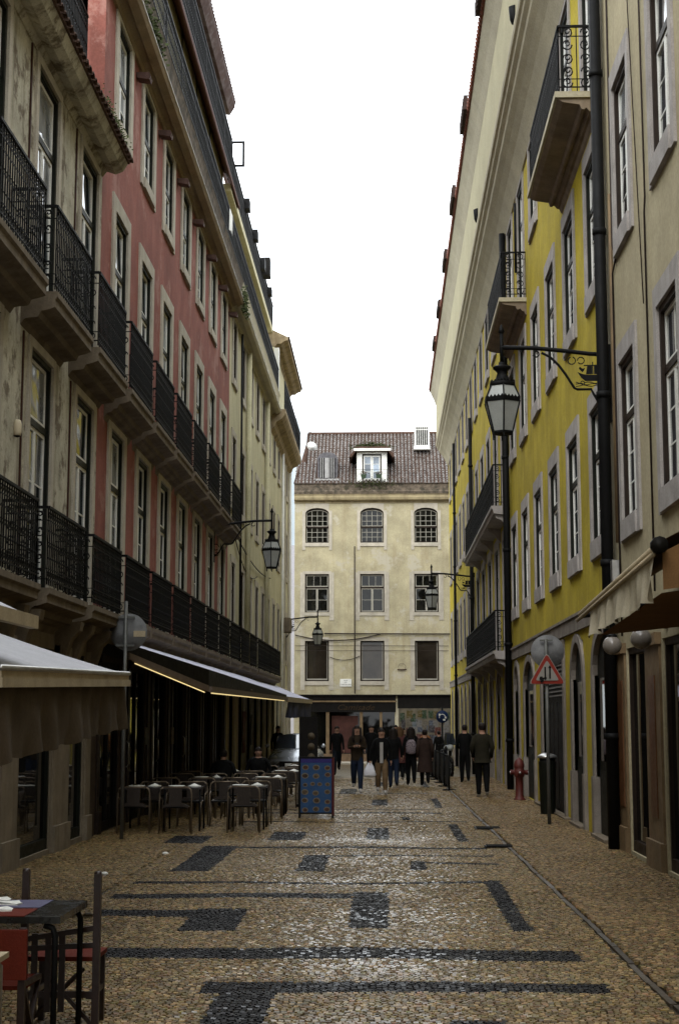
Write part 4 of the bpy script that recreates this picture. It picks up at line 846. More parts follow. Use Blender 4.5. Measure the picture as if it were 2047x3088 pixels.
# ------------------------------------------------------------ street lamps on wall brackets
def lamp(name, label, side, s, z, L=1.58, ship=True):
    P, rz = FR[side]
    t = thing(name, label, 'street lamp', P(s, 0, z), rz, 'wall lanterns along the street')
    b = M()                                        # local: x outward
    b.box(0,.05,-.07,.07,-1.0,.12)
    arm = [(0,0,-.02),(.3,0,0),(.7,0,.05),(1.1,0,.09),(L,0,.10)]
    b.tube(arm, .032, 6); b.tube([(L,0,.32),(L,0,-.12)], .028, 6); b.lathe([(.02,0),(.05,.03),(.03,.08),(.01,.14)], (L,0,.3), 6)
    b.tube([(.98,0,.02),(.86,0,-.04),(.74,0,-.16),(.64,0,-.30),(.52,0,-.50),(.48,0,-.52),(.28,0,-.52),(.24,0,-.6),(.16,0,-.74),(.02,0,-.86)], .02, 5)
    b.ring((1.06,0,.0), .045, .013, 'y', 8, PI*.5, PI*1.9, k=4); b.ring((.08,0,-.60), .08, .014, 'y', 9, 0, 1.7*PI, k=4); b.ring((.10,0,-.78), .05, .012, 'y', 8, PI, 2.7*PI, k=4)
    br = emit(b, 'bracket', 'iron', t)
    if ship:
        c = M()
        def pl(poly): c.prism(poly, lambda a, z_: (a,-.009,z_), lambda a, z_: (a,.009,z_))
        pl([(.10,-.36),(.16,-.40),(.36,-.40),(.42,-.35),(.47,-.27),(.40,-.30),(.34,-.31),(.14,-.31),(.08,-.26),(.07,-.29)])       # hull
        pl([(.245,-.30),(.258,-.30),(.258,-.12),(.245,-.12)]); pl([(.12,-.165),(.38,-.165),(.38,-.18),(.12,-.18)])                # mast and yard
        pl([(.262,-.18),(.33,-.18),(.35,-.30),(.262,-.30)]); pl([(.235,-.18),(.17,-.18),(.155,-.30),(.235,-.30)])                 # furled sails
        pl([(.40,-.27),(.45,-.22),(.44,-.19),(.40,-.22),(.36,-.21),(.38,-.25)]); pl([(.09,-.27),(.05,-.22),(.06,-.19),(.10,-.22),(.14,-.21),(.12,-.25)])  # the two ravens
        for k_ in range(3): c.tube([(.06+i*.055, 0, -.425-.022*k_+.012*math.sin(i*1.7+k_*2)) for i in range(9)], .007, 4)
        c.ring((.42,0,-.10), .05, .010, 'y', 9, 0, 1.8*PI, k=4); c.ring((.55,0,-.10), .055, .010, 'y', 9, PI*.6, 2.4*PI, k=4); c.ring((.40,0,-.43), .03, .009, 'y', 7, 0, 1.7*PI, k=4)
        emit(c, 'ship_emblem', 'iron', t)
    f = M(); cx = L; n = 6
    f.lathe([(.0,-.115),(.05,-.12),(.05,-.16),(.11,-.175),(.145,-.20),(.10,-.24),(.075,-.27),(.12,-.40),(.20,-.42),(.205,-.47),(.19,-.48)], (cx,0,0), n)
    for i in range(n):
        a0 = 2*PI*(i+.5)/n; a1 = 2*PI*(i+1.5)/n
        def p(a, r, z_): return (cx+r*math.cos(a), r*math.sin(a), z_)
        f.tube([p(a0,.19,-.47), p(a0,.275,-.66)], .014, 4); f.tube([p(a0,.275,-.70), p(a0,.15,-1.16)], .015, 4); f.tube([p(a0,.15,-1.16), p(a0,.148,-1.24)], .012, 4)
        for r0, z0_, z1_ in ((.285,-.66,-.72),(.16,-1.13,-1.17)): f.quad(p(a0,r0,z0_), p(a1,r0,z0_), p(a1,r0-.01,z1_), p(a0,r0-.01,z1_))
        f.quad(p(a0,.27,-.70), p(a1,.27,-.70), p(a1,.2,-.70), p(a0,.2,-.70))
        for (r0, z0_, hh, nn) in ((.285,-.66,.035,5),(.205,-.42,.03,4)):
            for k_ in range(nn):
                u0, u1 = k_/nn, (k_+1)/nn; A = Vector(p(a0,r0,z0_)).lerp(Vector(p(a1,r0,z0_)), u0); B = Vector(p(a0,r0,z0_)).lerp(Vector(p(a1,r0,z0_)), u1); C_ = (A+B)/2+Vector((0,0,hh))
                f.add([A,B,C_], [(0,1,2)])
    f.lathe([(.16,-1.13),(.16,-1.16),(.02,-1.17)], (cx,0,0), n, smooth=False)
    emit(f, 'lantern_frame', 'iron', t)
    gl = M()
    for i in range(n):
        a0 = 2*PI*(i+.5)/n; a1 = 2*PI*(i+1.5)/n
        def p(a, r, z_): return (cx+r*math.cos(a), r*math.sin(a), z_)
        gl.quad(p(a0,.268,-.72), p(a1,.268,-.72), p(a1,.15,-1.13), p(a0,.15,-1.13)); gl.quad(p(a0,.185,-.48), p(a1,.185,-.48), p(a1,.268,-.67), p(a0,.268,-.67))
    emit(gl, 'lantern_glass', 'frost', t)
    return t
lamp('street_lamp', 'large near lantern on a ship bracket by the black pipe of the cream house', 'R', 21.0, 6.98, 1.55)
lamp('street_lamp', 'lantern on the far part of the yellow facade in front of the ochre house', 'R', 53.6, 6.85, 1.55)
lamp('street_lamp', 'lantern hanging left above the terrace between the red and pale yellow facades', 'L', 38.9, 6.85, 1.55, False)
lamp('street_lamp', 'smallest lantern on the far left corner beside the ochre house windows', 'L', 67.2, 6.2, 1.5)
# ------------------------------------------------------------ awnings
def valance(m, a, b, h0, h1, mi=0, n=40, amp=.03, sway=(.0,.0)):
    a = Vector(a); b = Vector(b); d = (b-a); nrm = Vector((-d.y, d.x, 0)).normalized() if abs(d.x)+abs(d.y) > 0 else Vector((1,0,0)); vs = []; rows = 5
    for i in range(n+1):
        t = i/n; q = a+d*t; h = h0+(h1-h0)*t
        for r in range(rows):
            w = amp*math.sin(t*31+r*.5+2*math.sin(t*9))*(r/(rows-1))+amp*.6*math.sin(t*67+1.3)*(r/(rows-1))
            vs.append(q+nrm*w+Vector((sway[0]*r/(rows-1), sway[1]*r/(rows-1), -h*r/(rows-1)-(.012*math.sin(t*40) if r == rows-1 else 0))))
    m.add(vs, [(i*rows+r, (i+1)*rows+r, (i+1)*rows+r+1, i*rows+r+1) for i in range(n) for r in range(rows-1)], mi, True)
def canopy(m, corners, sagv=.05, n=10, mi=0):
    """corners: wall0, wall1, front1, front0"""
    w0, w1, f1, f0 = [Vector(c) for c in corners]; vs = []
    for i in range(n+1):
        for j in range(n+1):
            u, v = i/n, j/n; p = (w0*(1-u)+w1*u)*(1-v)+(f0*(1-u)+f1*u)*v
            p.z -= sagv*math.sin(PI*v)*(.6+.4*math.sin(u*13)); vs.append(p)
    m.add(vs, [(i*(n+1)+j, (i+1)*(n+1)+j, (i+1)*(n+1)+j+1, i*(n+1)+j+1) for i in range(n) for j in range(n)], mi, True)
def barbox(m, a, b, h=.045, w=.035, mi=0):
    a = Vector(a); b = Vector(b); d = (b-a).normalized(); s = Vector((d.y,-d.x,0)).normalized()*w; z = Vector((0,0,h)); v = [p+q for p in (a,b) for q in (s+z, s-z, -s-z, -s+z)]
    m.add(v, [(0,1,2,3),(7,6,5,4),(0,4,5,1),(1,5,6,2),(2,6,7,3),(3,7,4,0)], mi)
A = thing('shop_awning', 'large pale grey awning with a brown hanging valance in the left foreground', 'awning', (0,0,0))
m = M(); canopy(m, [(-4.48,9.2,2.86),(-4.48,14.38,2.90),(-2.52,14.38,2.225),(-2.42,9.2,2.11)], .04); emit(m, 'fabric', 'cloth', A)
m = M(); barbox(m, (-2.50,14.42,2.185), (-2.40,9.2,2.07), .03, .035, 0); m.tube([(-2.465,14.42,2.222), (-2.37,9.2,2.107)], .02, 6, 1); barbox(m, (-2.46,14.42,2.13), (-2.37,9.2,2.015), .03, .012, 2); emit(m, 'front_bar', ['beige', 'metal', 'beige'], A)
m = M(); valance(m, (-2.50,14.40,2.12), (-2.40,9.2,2.01), .42, .50, n=90, amp=.028); emit(m, 'valance', mat('brown_canvas', (.075,.056,.036), .85, .25, 2, .3, 8, stain=.4, scol=(.08,.05,.03)), A)
m = M()
for y in (9.6, 13.9): m.tube([(-4.45,y,2.6),(-3.4,y,2.35),(-2.5,y,2.14)], .02, 5)
emit(m, 'folding_arm', 'metal', A)
A = thing('shop_awning', 'pale awning corner poking in at the left edge above the larger one', 'awning')
m = M(); canopy(m, [(-4.48,6.5,3.5),(-4.48,10.5,3.5),(-2.5,10.5,2.51),(-2.5,6.5,2.49)], .02); emit(m, 'fabric', 'cloth', A)
m = M(); barbox(m, (-2.48,10.52,2.47), (-2.48,6.5,2.46), .045, .03); emit(m, 'front_bar', 'beige', A)
A = thing('terrace_awning', 'long dark terrace awning with a lit strip under its front bar on the left', 'awning')
m = M(); canopy(m, [(-4.44,22.95,3.12),(-4.44,26,3.12),(-3.05,26,2.63),(-3.95,22.95,2.93)], .0, 6); canopy(m, [(-4.44,26,3.12),(-4.44,46,3.12),(-3.0,46,2.50),(-3.05,26,2.63)], .0, 12); emit(m, 'fabric', 'purple', A)
m = M(); m.quad((-3.95,22.95,2.925),(-3.05,26,2.625),(-3.05,26,2.33),(-3.95,22.95,2.78)); m.quad((-3.05,26,2.625),(-3.0,46,2.495),(-3.0,46,2.40),(-3.05,26,2.33)); emit(m, 'front_panel', 'dark', A)
m = M(); barbox(m, (-3.94,22.9,2.74), (-3.07,25.95,2.30), .05, .03); barbox(m, (-3.03,26.05,2.29), (-2.98,46,2.37), .05, .03)
m.tube([(-4.4,25.9,2.9),(-3.6,25.95,2.6),(-3.1,26,2.36)], .03, 5); m.tube([(-4.4,34,2.95),(-3.0,34,2.4)], .03, 5); emit(m, 'front_bar', mat('taupe_metal', (.13,.095,.07), .5, .15, 5), A)
m = M(); barbox(m, (-3.87,23.15,2.635), (-3.1,25.8,2.235), .007, .007); barbox(m, (-3.02,26.15,2.225), (-2.975,44.5,2.30), .009, .009); emit(m, 'light_strip', 'led', A)
A = thing('terrace_awning', 'far terrace awning with beige bar and short navy valance beyond the lit one', 'awning')
m = M(); canopy(m, [(-4.44,46.1,3.10),(-4.44,61,3.10),(-3.0,61,2.52),(-3.0,46.1,2.45)], .01, 8); emit(m, 'fabric', 'purple', A)
m = M(); barbox(m, (-2.98,46.1,2.36), (-2.98,61,2.44), .08, .04); emit(m, 'front_bar', 'beige', A)
m = M(); valance(m, (-2.98,46.3,2.28), (-2.98,61,2.36), .48, .55, n=50, amp=.05); emit(m, 'valance', 'blue', A)
A = thing('shop_awning', 'cream fabric awning with pleated valance over the shop on the right', 'awning')
m = M(); canopy(m, [(3.2,12.0,3.75),(3.2,16.6,3.5),(2.24,16.6,2.98),(2.20,12.0,3.20)], .03, 8); emit(m, 'fabric', 'orange', A)
m = M(); m.tube([(2.2,12.0,3.17),(2.2,16.8,2.95)], .035, 8, 0); m.tube([(2.16,12.0,3.10),(2.16,16.8,2.88)], .022, 6, 0); m.tube([(2.2,11.98,3.17),(2.2,11.9,3.17)], .07, 10, 1); m.tube([(3.2,16.75,3.12),(2.7,16.8,3.0),(2.2,16.8,2.93)], .028, 6, 1); emit(m, 'front_bar', ['beige', 'dark'], A)
m = M(); valance(m, (2.17,12.02,3.10), (2.17,15.75,2.93), .36, .30, n=70, amp=.028, sway=(-.02,0)); emit(m, 'valance', mat('cream_canvas', (.40,.35,.25), .85, .15, 3, .35, 10, stain=.5, scol=(.2,.16,.1)), A)
m = M(); m.quad((2.24,12.03,3.12),(3.2,12.03,3.62),(3.2,12.03,2.95),(2.24,12.03,2.82)); m.quad((2.24,12.1,2.80),(3.2,12.1,2.93),(3.2,15.6,2.75),(2.24,15.6,2.65)); emit(m, 'side_panel', 'orange', A)
# globe lamps
for y, z, lab in ((19.5,2.73,'far globe wall lamp under the cream awning'),(17.3,2.70,'near globe wall lamp under the cream awning')):
    t = thing('globe_lamp', lab, 'wall lamp', PR(y,0,z), PI, 'globe lamps of the cream shop')
    m = M(); m.lathe([(.122*math.sin(PI*i/12), -.122*math.cos(PI*i/12)) for i in range(13)], (.30,0,0), 18); emit(m, 'globe', 'globe', t)
    m = M(); m.lathe([(.06,.10),(.07,.13),(.02,.15)], (.30,0,0), 10); m.tube([(0,0,.22),(.2,0,.24),(.30,0,.2),(.30,0,.13)], .014, 6); m.box(0,.03,-.05,.05,.12,.30); emit(m, 'arm', 'iron', t)
t = thing('wall_light', 'rounded beige security light on the grey wall at the left edge', 'wall light', (LX, 17.75, 5.30))
m = M(); m.lathe([(.02,.26),(.09,.23),(.12,.12),(.12,-.12),(.10,-.22)], (.10,0,0), 12, 0, (1,1)); t.scale = (.42,.42,.42); emit(m, 'housing', mat('cream_plastic', (.55,.47,.33), .45, .06, 4, 0), t); emit(M().lathe([(.02,-.27),(.085,-.25),(.10,-.215)], (.10,0,0), 12), 'lens', 'dark', t)
# ------------------------------------------------------------ road signs
t = thing('road_sign', 'red and white triangular warning sign on a thin post before the yellow doors', 'road sign', (2.77,25.77,0))
emit(M().tube([(0,0,0),(0,0,3.14)], .032, 8).box(-.11,.11,-.02,.02,3.1,3.13).box(-.11,.11,-.02,.02,2.72,2.75), 'post', mat('galvanised_post', (.12,.12,.11), .5, .2, 6, .1, metal=.5), t)
def tri(m, r, y, mi, cz=2.545):
    c = .04; P3 = []
    for k_ in range(3):
        a = PI/2+2*PI*k_/3
        for da in (-.10, 0, .10): P3.append((r*math.cos(a+da)*(1 if da == 0 else .93), cz+r*math.sin(a+da)*(1 if da == 0 else .93)))
    m.prism(P3, lambda a, z: (a,y,z), lambda a, z: (a,y+.012,z), mi)
m = M(); tri(m, .335, -.07, 0); tri(m, .315, -.085, 1); tri(m, .215, -.099, 0)
for x, up in ((-.035,0),(.045,1)):
    m.box(x-.013,x+.013,-.106,-.087,2.46,2.66,2); zt = 2.69 if up else 2.43; zb_ = 2.64 if up else 2.48
    m.prism([(x-.03,zb_),(x+.03,zb_),(x,zt)], lambda a, z: (a,-.107,z), lambda a, z: (a,-.0995,z), 2)
m.lathe([(.001,0),(.05,.004)], (0,0,0), 7, 2); 
for _ in range(9): 
    x = -.10+rnd.gauss(0,.03); z = 2.455+rnd.gauss(0,.02); m.box(x-.02,x+.02,-.104-.0003*_,-.0875,z-.015,z+.015,2)
emit(m, 'sign_plate', [mat('sign_white', (.22,.205,.18), .5, .12, 8, 0), mat('sign_red', (.20,.025,.016), .45, .15, 8, 0), 'dark'], t)
d_ = M(); d_.tube([(.03,.06,2.93),(.03,.075,2.93)], .285, 28); emit(d_, 'round_plate_back', mat('dull_aluminium', (.17,.17,.17), .6, .25, 5, .2, 30, metal=.0, patch=.4, pcol=(.12,.12,.12), pscale=6), t)
t = thing('road_sign', 'back of a round road sign on a pole beside the left awning', 'road sign', (-3.93,22.6,0))
emit(M().tube([(0,0,0),(0,0,3.56)], .03, 8).box(-.14,.14,-.02,.02,3.3,3.33).box(-.14,.14,-.02,.02,2.87,2.90), 'post', K['galvanised_post'] if 'galvanised_post' in K else bpy.data.materials['galvanised_post'], t)
emit(M().tube([(.04,.035,3.09),(.04,.05,3.09)], .285, 28), 'round_plate', bpy.data.materials['dull_aluminium'], t)
emit(M().box(.12,.3,.02,.034,3.02,3.11), 'sticker', 'beige', t)
t = thing('road_sign', 'round blue road sign with stickers before the poster hoarding', 'road sign', (2.3,60.5,gz(60.5)))
emit(M().tube([(0,0,0),(0,0,2.5)], .035, 6), 'post', 'iron', t)
m = M(); m.tube([(0,-.05,2.12),(0,-.07,2.12)], .25, 24, 0); m.ring((.0,-.08,2.10), .12, .018, 'y', 10, -.4, PI*1.1, 1); m.box(.03,.12,-.085,-.07,1.96,2.03,1); m.box(.10,.17,-.085,-.07,2.05,2.12,1); m.box(-.14,-.08,-.085,-.07,2.16,2.24,1); emit(m, 'sign_plate', [mat('sign_blue', (.012,.025,.07), .4, .2, 8, 0), 'white'], t)
# ------------------------------------------------------------ hydrant and bin
t = thing('fire_hydrant', 'red fire hydrant standing by the black pipe on the right pavement', 'fire hydrant', (2.94,33.3,.0))
m = M(); m.lathe([(.13,0),(.14,.03),(.10,.06),(.095,.10),(.085,.12),(.085,.50),(.11,.53),(.12,.58),(.12,.66),(.10,.69),(.115,.72),(.115,.78),(.09,.86),(.05,.90),(.02,.93)], (0,0,0), 14)
emit(m, 'body', 'redp', t)
for a in (PI, -PI/2, 0):
    q = M(); q.tube([(0,0,0),(.15,0,0)], .05, 10); q.tube([(.15,0,0),(.19,0,0)], .062, 8); q = emit(q, 'outlet', 'redp', t, (0,0,.61), a)
    emit(M().tube([(.19,0,0),(.205,0,0)], .03, 6), 'cap', 'metal', q)
t = thing('litter_bin', 'dark litter bin with a shiny lid beside the big yellow doorway', 'bin', (3.03,28.4,0))
emit(M().lathe([(.13,0),(.14,.04),(.16,.97),(.165,.99)], (0,0,0), 16), 'body', 'dgreen', t)
emit(M().lathe([(.18,1.05),(.19,1.07),(.17,1.10),(.10,1.13),(.02,1.15)], (0,0,0), 16), 'lid', 'metal', t)
emit(M().lathe([(.15,.97),(.15,1.05)], (0,0,0), 8), 'rim', 'iron', t)
# ------------------------------------------------------------ terrace barrier and motorbike on the right
t = thing('terrace_screen', 'dark fabric barrier along the kerb between walkers and pavement', 'barrier', (1.6,37.9,gz(37.9)))
for k_ in range(5):
    x = -.018*2.2*k_; y = 2.2*k_; z = gz(37.9+y)
    m = M()
    for yy in (0, 2.05): m.tube([(x,y+yy,z),(x,y+yy,z+.86)], .022, 6); m.box(x-.16,x+.16,y+yy-.03,y+yy+.03,z,z+.03)
    m.tube([(x,y,z+.84),(x,y+2.05,z+.84)], .018, 6); f_ = emit(m, 'frame', 'iron', t)
    m = M(); m.box(x-.012,x+.012,y+.03,y+2.02,z+.08,z+.80); emit(m, 'panel', mat('black_mesh_fabric', (.02,.018,.015), .8, .2, 5, .1) if k_ == 0 else bpy.data.materials['black_mesh_fabric'], f_)
t = thing('motorbike', 'dark parked motorbike with chrome glints behind the barrier', 'motorbike', (2.0,48.6,gz(48.6)), .15)
def wheel(m, y): m.ring((0,y,.3), .26, .05, 'x', 20, k=8)
m = M(); wheel(m, -.62); wheel(m, .65); emit(m, 'tyre', 'dark', t)
m = M()
for y in (-.62,.65):
    for a in range(6): m.tube([(0,y,.3),(0,y+.23*math.cos(a),.3+.23*math.sin(a))], .01, 4)
m.tube([(.07,-.62,.3),(.06,-.42,.85),(.05,-.38,1.0)], .022, 6); m.tube([(-.07,-.62,.3),(-.06,-.42,.85),(-.05,-.38,1.0)], .022, 6); m.tube([(.16,.1,.28),(.16,.8,.34)], .045, 8); emit(m, 'fork', 'metal', t)
m = M(); m.lathe([(.02,-.2),(.13,-.12),(.17,0),(.14,.16),(.03,.22)], (0,-.1,.78), 12, 0, (.9,1.6)); m.lathe([(.05,-.2),(.17,-.1),(.17,.1),(.1,.15)], (0,0,.42), 10, 0, (.9,1.4)); m.box(-.08,.08,-.42,.5,.5,.62); emit(m, 'body', mat('black_lacquer', (.015,.015,.017), .2, .1, 3, 0, spec=.6), t)
m = M(); m.lathe([(.05,0),(.16,.02),(.17,.07),(.12,.11)], (0,.4,.74), 10, 0, (.8,2.)); emit(m, 'saddle', 'dark', t)
m = M(); m.tube([(-.36,-.3,1.0),(-.2,-.38,1.02),(.2,-.38,1.02),(.36,-.3,1.0)], .018, 6)
for x in (-.3,.3): m.tube([(x,-.34,1.02),(x*1.15,-.36,1.2)], .01, 4); m.lathe([(.02,-.05),(.06,0),(.02,.05)], (x*1.2,-.37,1.22), 8)
emit(m, 'handlebar', 'iron', t); emit(M().tube([(0,-.44,.92),(0,-.56,.92)], .10, 12), 'headlight', 'frost', t)
m = M(); m.quad((-.2,-.42,1.02),(.2,-.42,1.02),(.14,-.34,1.36),(-.14,-.34,1.36)); emit(m, 'windscreen', 'glass', t)
# ------------------------------------------------------------ menu boards
t = thing('menu_board', 'blue sandwich board covered with pictures of dishes on the paving', 'menu board', (-1.25,27.5,0), .02)
m = M()
for x in (-.3,.3): m.box(x-.02,x+.02,-.05,-.015,0,1.1); m.tube([(x,.35,0),(x,-.02,1.06)], .018, 5)
m.box(-.28,.28,-.05,-.015,1.06,1.1); m.box(-.28,.28,-.05,-.015,.07,.1)
emit(m, 'frame', ['iron'], t); emit(M().box(.285,.33,-.06,.05,.05,1.08), 'side_board', mat('maroon_board', (.06,.012,.012), .5), t)
pb_ = emit(M().box(-.28,.28,-.045,-.03,.10,1.06), 'panel', mat('blue_menu', (.025,.06,.135), .5, .2, 5, .0), t)
emit(M().box(-.28,.28,-.049,-.045,.99,1.06), 'heading_band', mat('indigo_band', (.03,.025,.12), .5), pb_)
dc = [mat('dish_food', c, .6, .5, 20, .1, 60) for c in ((.06,.035,.02),(.08,.055,.035),(.065,.03,.02),(.04,.025,.018))]; cr = mat('dish_plate', (.13,.115,.085), .5, .2, 10, 0)
for r in range(6):
    nc = 4 if r == 2 else 3
    for c in range(nc):
        x = -.2+c*(.40/(nc-1))+rnd.gauss(0,.006); z = .90-r*.148+rnd.gauss(0,.008); a = rnd.uniform(.055,.068) if nc == 3 else .045
        m = M(); 
        m.prism([(x+a*math.cos(2*PI*i/12), z+a*.78*math.sin(2*PI*i/12)) for i in range(12)], lambda p, q: (p,-.0445,q), lambda p, q: (p,-.0475,q), 0)
        m.prism([(x+a*.74*math.cos(2*PI*i/9+r)*rnd.uniform(.8,1.1), z+a*.55*math.sin(2*PI*i/9+r)*rnd.uniform(.8,1.1)) for i in range(9)], lambda p, q: (p,-.0476,q), lambda p, q: (p,-.051,q), 1)
        emit(m, 'dish_picture', [cr, rnd.choice(dc)], pb_)
t = thing('menu_board', 'tall dark menu board with plates standing behind the blue one', 'menu board', (-1.57,31.0,0))
m = M(); m.box(-.19,.19,-.03,.03,.05,1.82); m.box(-.24,.24,-.14,.14,0,.05); pn_ = emit(m, 'panel', 'dark', t)
for r in range(6): emit(M().tube([(.06,-.031,1.42-r*.21),(.06,-.038,1.42-r*.21)], .075, 14).tube([(.06,-.038,1.42-r*.21),(.06,-.043,1.42-r*.21)], .045, 10), 'dish_picture', [mat('dim_plate', (.07,.055,.035), .5) if r == 0 else bpy.data.materials['dim_plate']], pn_)
# ------------------------------------------------------------ parked car
t = thing('parked_car', 'silver car with bright windscreen parked nose-on left beyond the tables', 'car', (-2.87,49.2,gz(49.2)))
def loft(secs, mi=0, sm=True):
    m = M(); n = len(secs[0]); vs = [p for s_ in secs for p in s_]
    return m.add(vs, [(i*n+j, i*n+(j+1)%n, (i+1)*n+(j+1)%n, (i+1)*n+j) for i in range(len(secs)-1) for j in range(n)]+[tuple(range(n)), tuple(reversed(range((len(secs)-1)*n, len(secs)*n)))], mi, sm)
def ell(y, w, z0, z1, p=2.6, n=20):
    r = []
    for i in range(n):
        a = 2*PI*i/n; c_, s_ = math.cos(a), math.sin(a)
        r.append((w*abs(c_)**(2/p)*(1 if c_ > 0 else -1), y, (z0+z1)/2+(z1-z0)/2*abs(s_)**(2/p)*(1 if s_ > 0 else -1)))
    return r
silver = mat('silver_paint', (.45,.47,.50), .22, .06, 2, 0, metal=.55, spec=.6)
emit(loft([ell(-1.98,.55,.25,.52), ell(-1.9,.74,.2,.68), ell(-1.5,.82,.18,.84), ell(-.9,.84,.18,.92), ell(.2,.85,.18,.95), ell(1.4,.84,.18,.95), ell(1.95,.80,.22,.90), ell(2.08,.66,.3,.7)]), 'body', silver, t)
cab = emit(loft([ell(-1.05,.66,.84,.90), ell(-.35,.62,.84,1.30), ell(.1,.60,.84,1.37), ell(.9,.60,.84,1.36), ell(1.5,.64,.84,1.1), ell(1.8,.66,.84,.92)]), 'cabin', silver, t)
ws = M(); ws.add([(-.64,-1.09,.91),(.64,-1.09,.91),(.56,-.40,1.33),(-.56,-.40,1.33),(-.66,-.98,.94),(.66,-.98,.94)], [(0,1,2,3)]); emit(ws, 'windscreen', 'glass', cab)
for sx in (-1,1): 
    ws = M(); ws.quad((sx*.655,-.9,.95),(sx*.66,1.3,.95),(sx*.625,.9,1.26),(sx*.625,-.25,1.26)); emit(ws, 'side_window', 'glass', cab)
    hl = M(); hl.lathe([(.02,-.08),(.12,0),(.02,.08)], (sx*.58,-1.84,.62), 10, 0, (1.3,.9)); emit(hl, 'headlight', 'frost', t)
    mi_ = M(); mi_.lathe([(.02,-.07),(.08,0),(.02,.07)], (sx*.90,-.75,.98), 8, 0, (1.2,.7)); emit(mi_, 'mirror', silver, t)
    for y in (-1.35,1.3): w_ = M(); w_.tube([(sx*.66,y,.3),(sx*.85,y,.3)], .30, 20, 0); w_.tube([(sx*.85,y,.3),(sx*.862,y,.3)], .19, 12, 1); emit(w_, 'wheel', ['dark','metal'], t)
g_ = M(); g_.box(-.42,.42,-1.985,-1.93,.36,.52,0); g_.box(-.25,.25,-2.02,-1.98,.36,.46,1); emit(g_, 'grille', ['dark','white'], t)
# ------------------------------------------------------------ terrace chairs and tables
def chair_proto():
    t = thing('terrace_chair', '', 'chair'); 
    m = M(); h = .72                                    # faces +y: back at y=0
    for s in (-1,1):
        m.tube([(s*.255,.0,0),(s*.25,.0,.62),(s*.235,.0,.69),(s*.19,0,.72)], .013, 6)
        m.tube([(s*.22,.30,.0),(s*.235,.22,.52),(s*.24,.02,.56)], .012, 6); m.tube([(s*.20,.40,0),(s*.19,.36,.40),(s*.19,.04,.42)], .012, 6)
    m.tube([(-.19,0,.72),(.19,0,.72)], .013, 6); emit(m, 'frame', 'tub', t)
    m = M(); m.box(-.10,.10,-.012,.006,.43,.71); m.ring((0,-.014,.60), .045, .006, 'y', 12, k=4); m.prism([(-.2,.44),(-.14,.47),(.14,.47),(.2,.44),(.2,.40),(.12,.425),(-.12,.425),(-.2,.40)], lambda a, z: (a,-.008,z), lambda a, z: (a,.02,z)); emit(m, 'backrest', mat('grey_moulded_seat', (.035,.027,.022), .5, .2, 8), t)
    m = M(); m.box(-.19,.19,.02,.40,.395,.42); emit(m, 'seat', 'dark', t); return t
cp = chair_proto()
ch_spots = [(-3.93,23.62,0,'leftmost front terrace chair with its back to us under the dark awning'),(-3.27,23.6,.03,'second front terrace chair from the left, back to us'),(-2.23,23.9,-.02,'front terrace chair nearest the street, back to us'),
 (-3.9,25.6,PI,'terrace chair behind the leftmost table near the wall'),(-3.25,25.6,PI,'terrace chair behind the second table facing us'),(-2.2,25.9,PI,'terrace chair facing us behind the table nearest the street'),
 (-2.1,27.2,0,'street side terrace chair of the second row'),(-3.3,27.2,.05,'middle terrace chair of the second row'),(-2.15,29.3,PI,'street side terrace chair facing us in the second row'),(-3.3,29.3,PI,'middle terrace chair facing us in the second row'),
 (-2.05,30.6,0,'street side terrace chair of the third row'),(-2.05,32.6,PI,'street side terrace chair facing us in the third row'),(-3.3,30.6,0,'middle terrace chair of the third row'),(-2.0,34.,0,'street side terrace chair of the last row'),(-2.0,36.,PI,'farthest terrace chair, street side')]
ch_spots += [(-3.95,27.25,0,'wall side terrace chair of the second row'),(-2.72,25.7,PI,'inner terrace chair facing us between the front tables'),(-2.7,27.3,0,'inner terrace chair of the second row'),(-3.95,29.3,PI,'wall side terrace chair facing us in the second row'),(-2.7,29.35,PI,'inner terrace chair facing us in the second row'),(-2.68,30.7,.05,'inner terrace chair of the third row'),(-3.95,30.6,0,'wall side terrace chair of the third row'),(-2.66,34.1,0,'inner terrace chair of the last row')]
for i, (x, y, a, lab) in enumerate(ch_spots):
    c = cp if i == 0 else dup(cp); c.location = (x,y,.0); c.rotation_euler = (0,0,a+rnd.gauss(0,.03)); c['label'] = lab; c['group'] = 'metal chairs of the terrace'
def table_proto():
    t = thing('terrace_table', '', 'table'); emit(M().box(-.31,.31,-.31,.31,.66,.69), 'table_top', mat('dark_table_top', (.035,.03,.028), .22, .2, 6, 0, spec=.6), t)
    for sx in (-1,1):
        for sy in (-1,1): emit(M().tube([(sx*.28,sy*.28,0),(sx*.28,sy*.28,.66)], .015, 6), 'leg', 'iron', t)
    return t
tp = table_proto()
tspots = [(-3.9,24.55,'front left terrace table under the dark awning'),(-3.25,24.55,'front middle terrace table under the dark awning'),(-2.25,24.9,'front terrace table nearest the street'),(-2.15,28.25,'second row terrace table on the street side'),(-3.3,28.25,'second row terrace table near the wall'),(-2.05,31.6,'third row terrace table on the street side'),(-3.3,31.6,'third row terrace table near the wall'),(-2.0,35.,'last terrace table on the street side')]
pp = None
plate_m = M().lathe([(.02,0),(.10,.004),(.14,.018),(.13,.022),(.02,.01)], (0,0,0), 14).mesh('plate', [K['white']])
nap_m = M().box(-.09,.09,-.06,.06,0,.012).add([(-.07,-.05,.012),(.07,-.05,.012),(.0,.0,.05),(-.07,.05,.012),(.07,.05,.012)], [(0,1,2),(1,4,2),(4,3,2),(3,0,2)]).mesh('napkin', [K['white']])
near_t = ['front left terrace table','front middle terrace table','front street side table','second row street side table','second row table near the wall','third row street side table','third row table near the wall','last street side table']
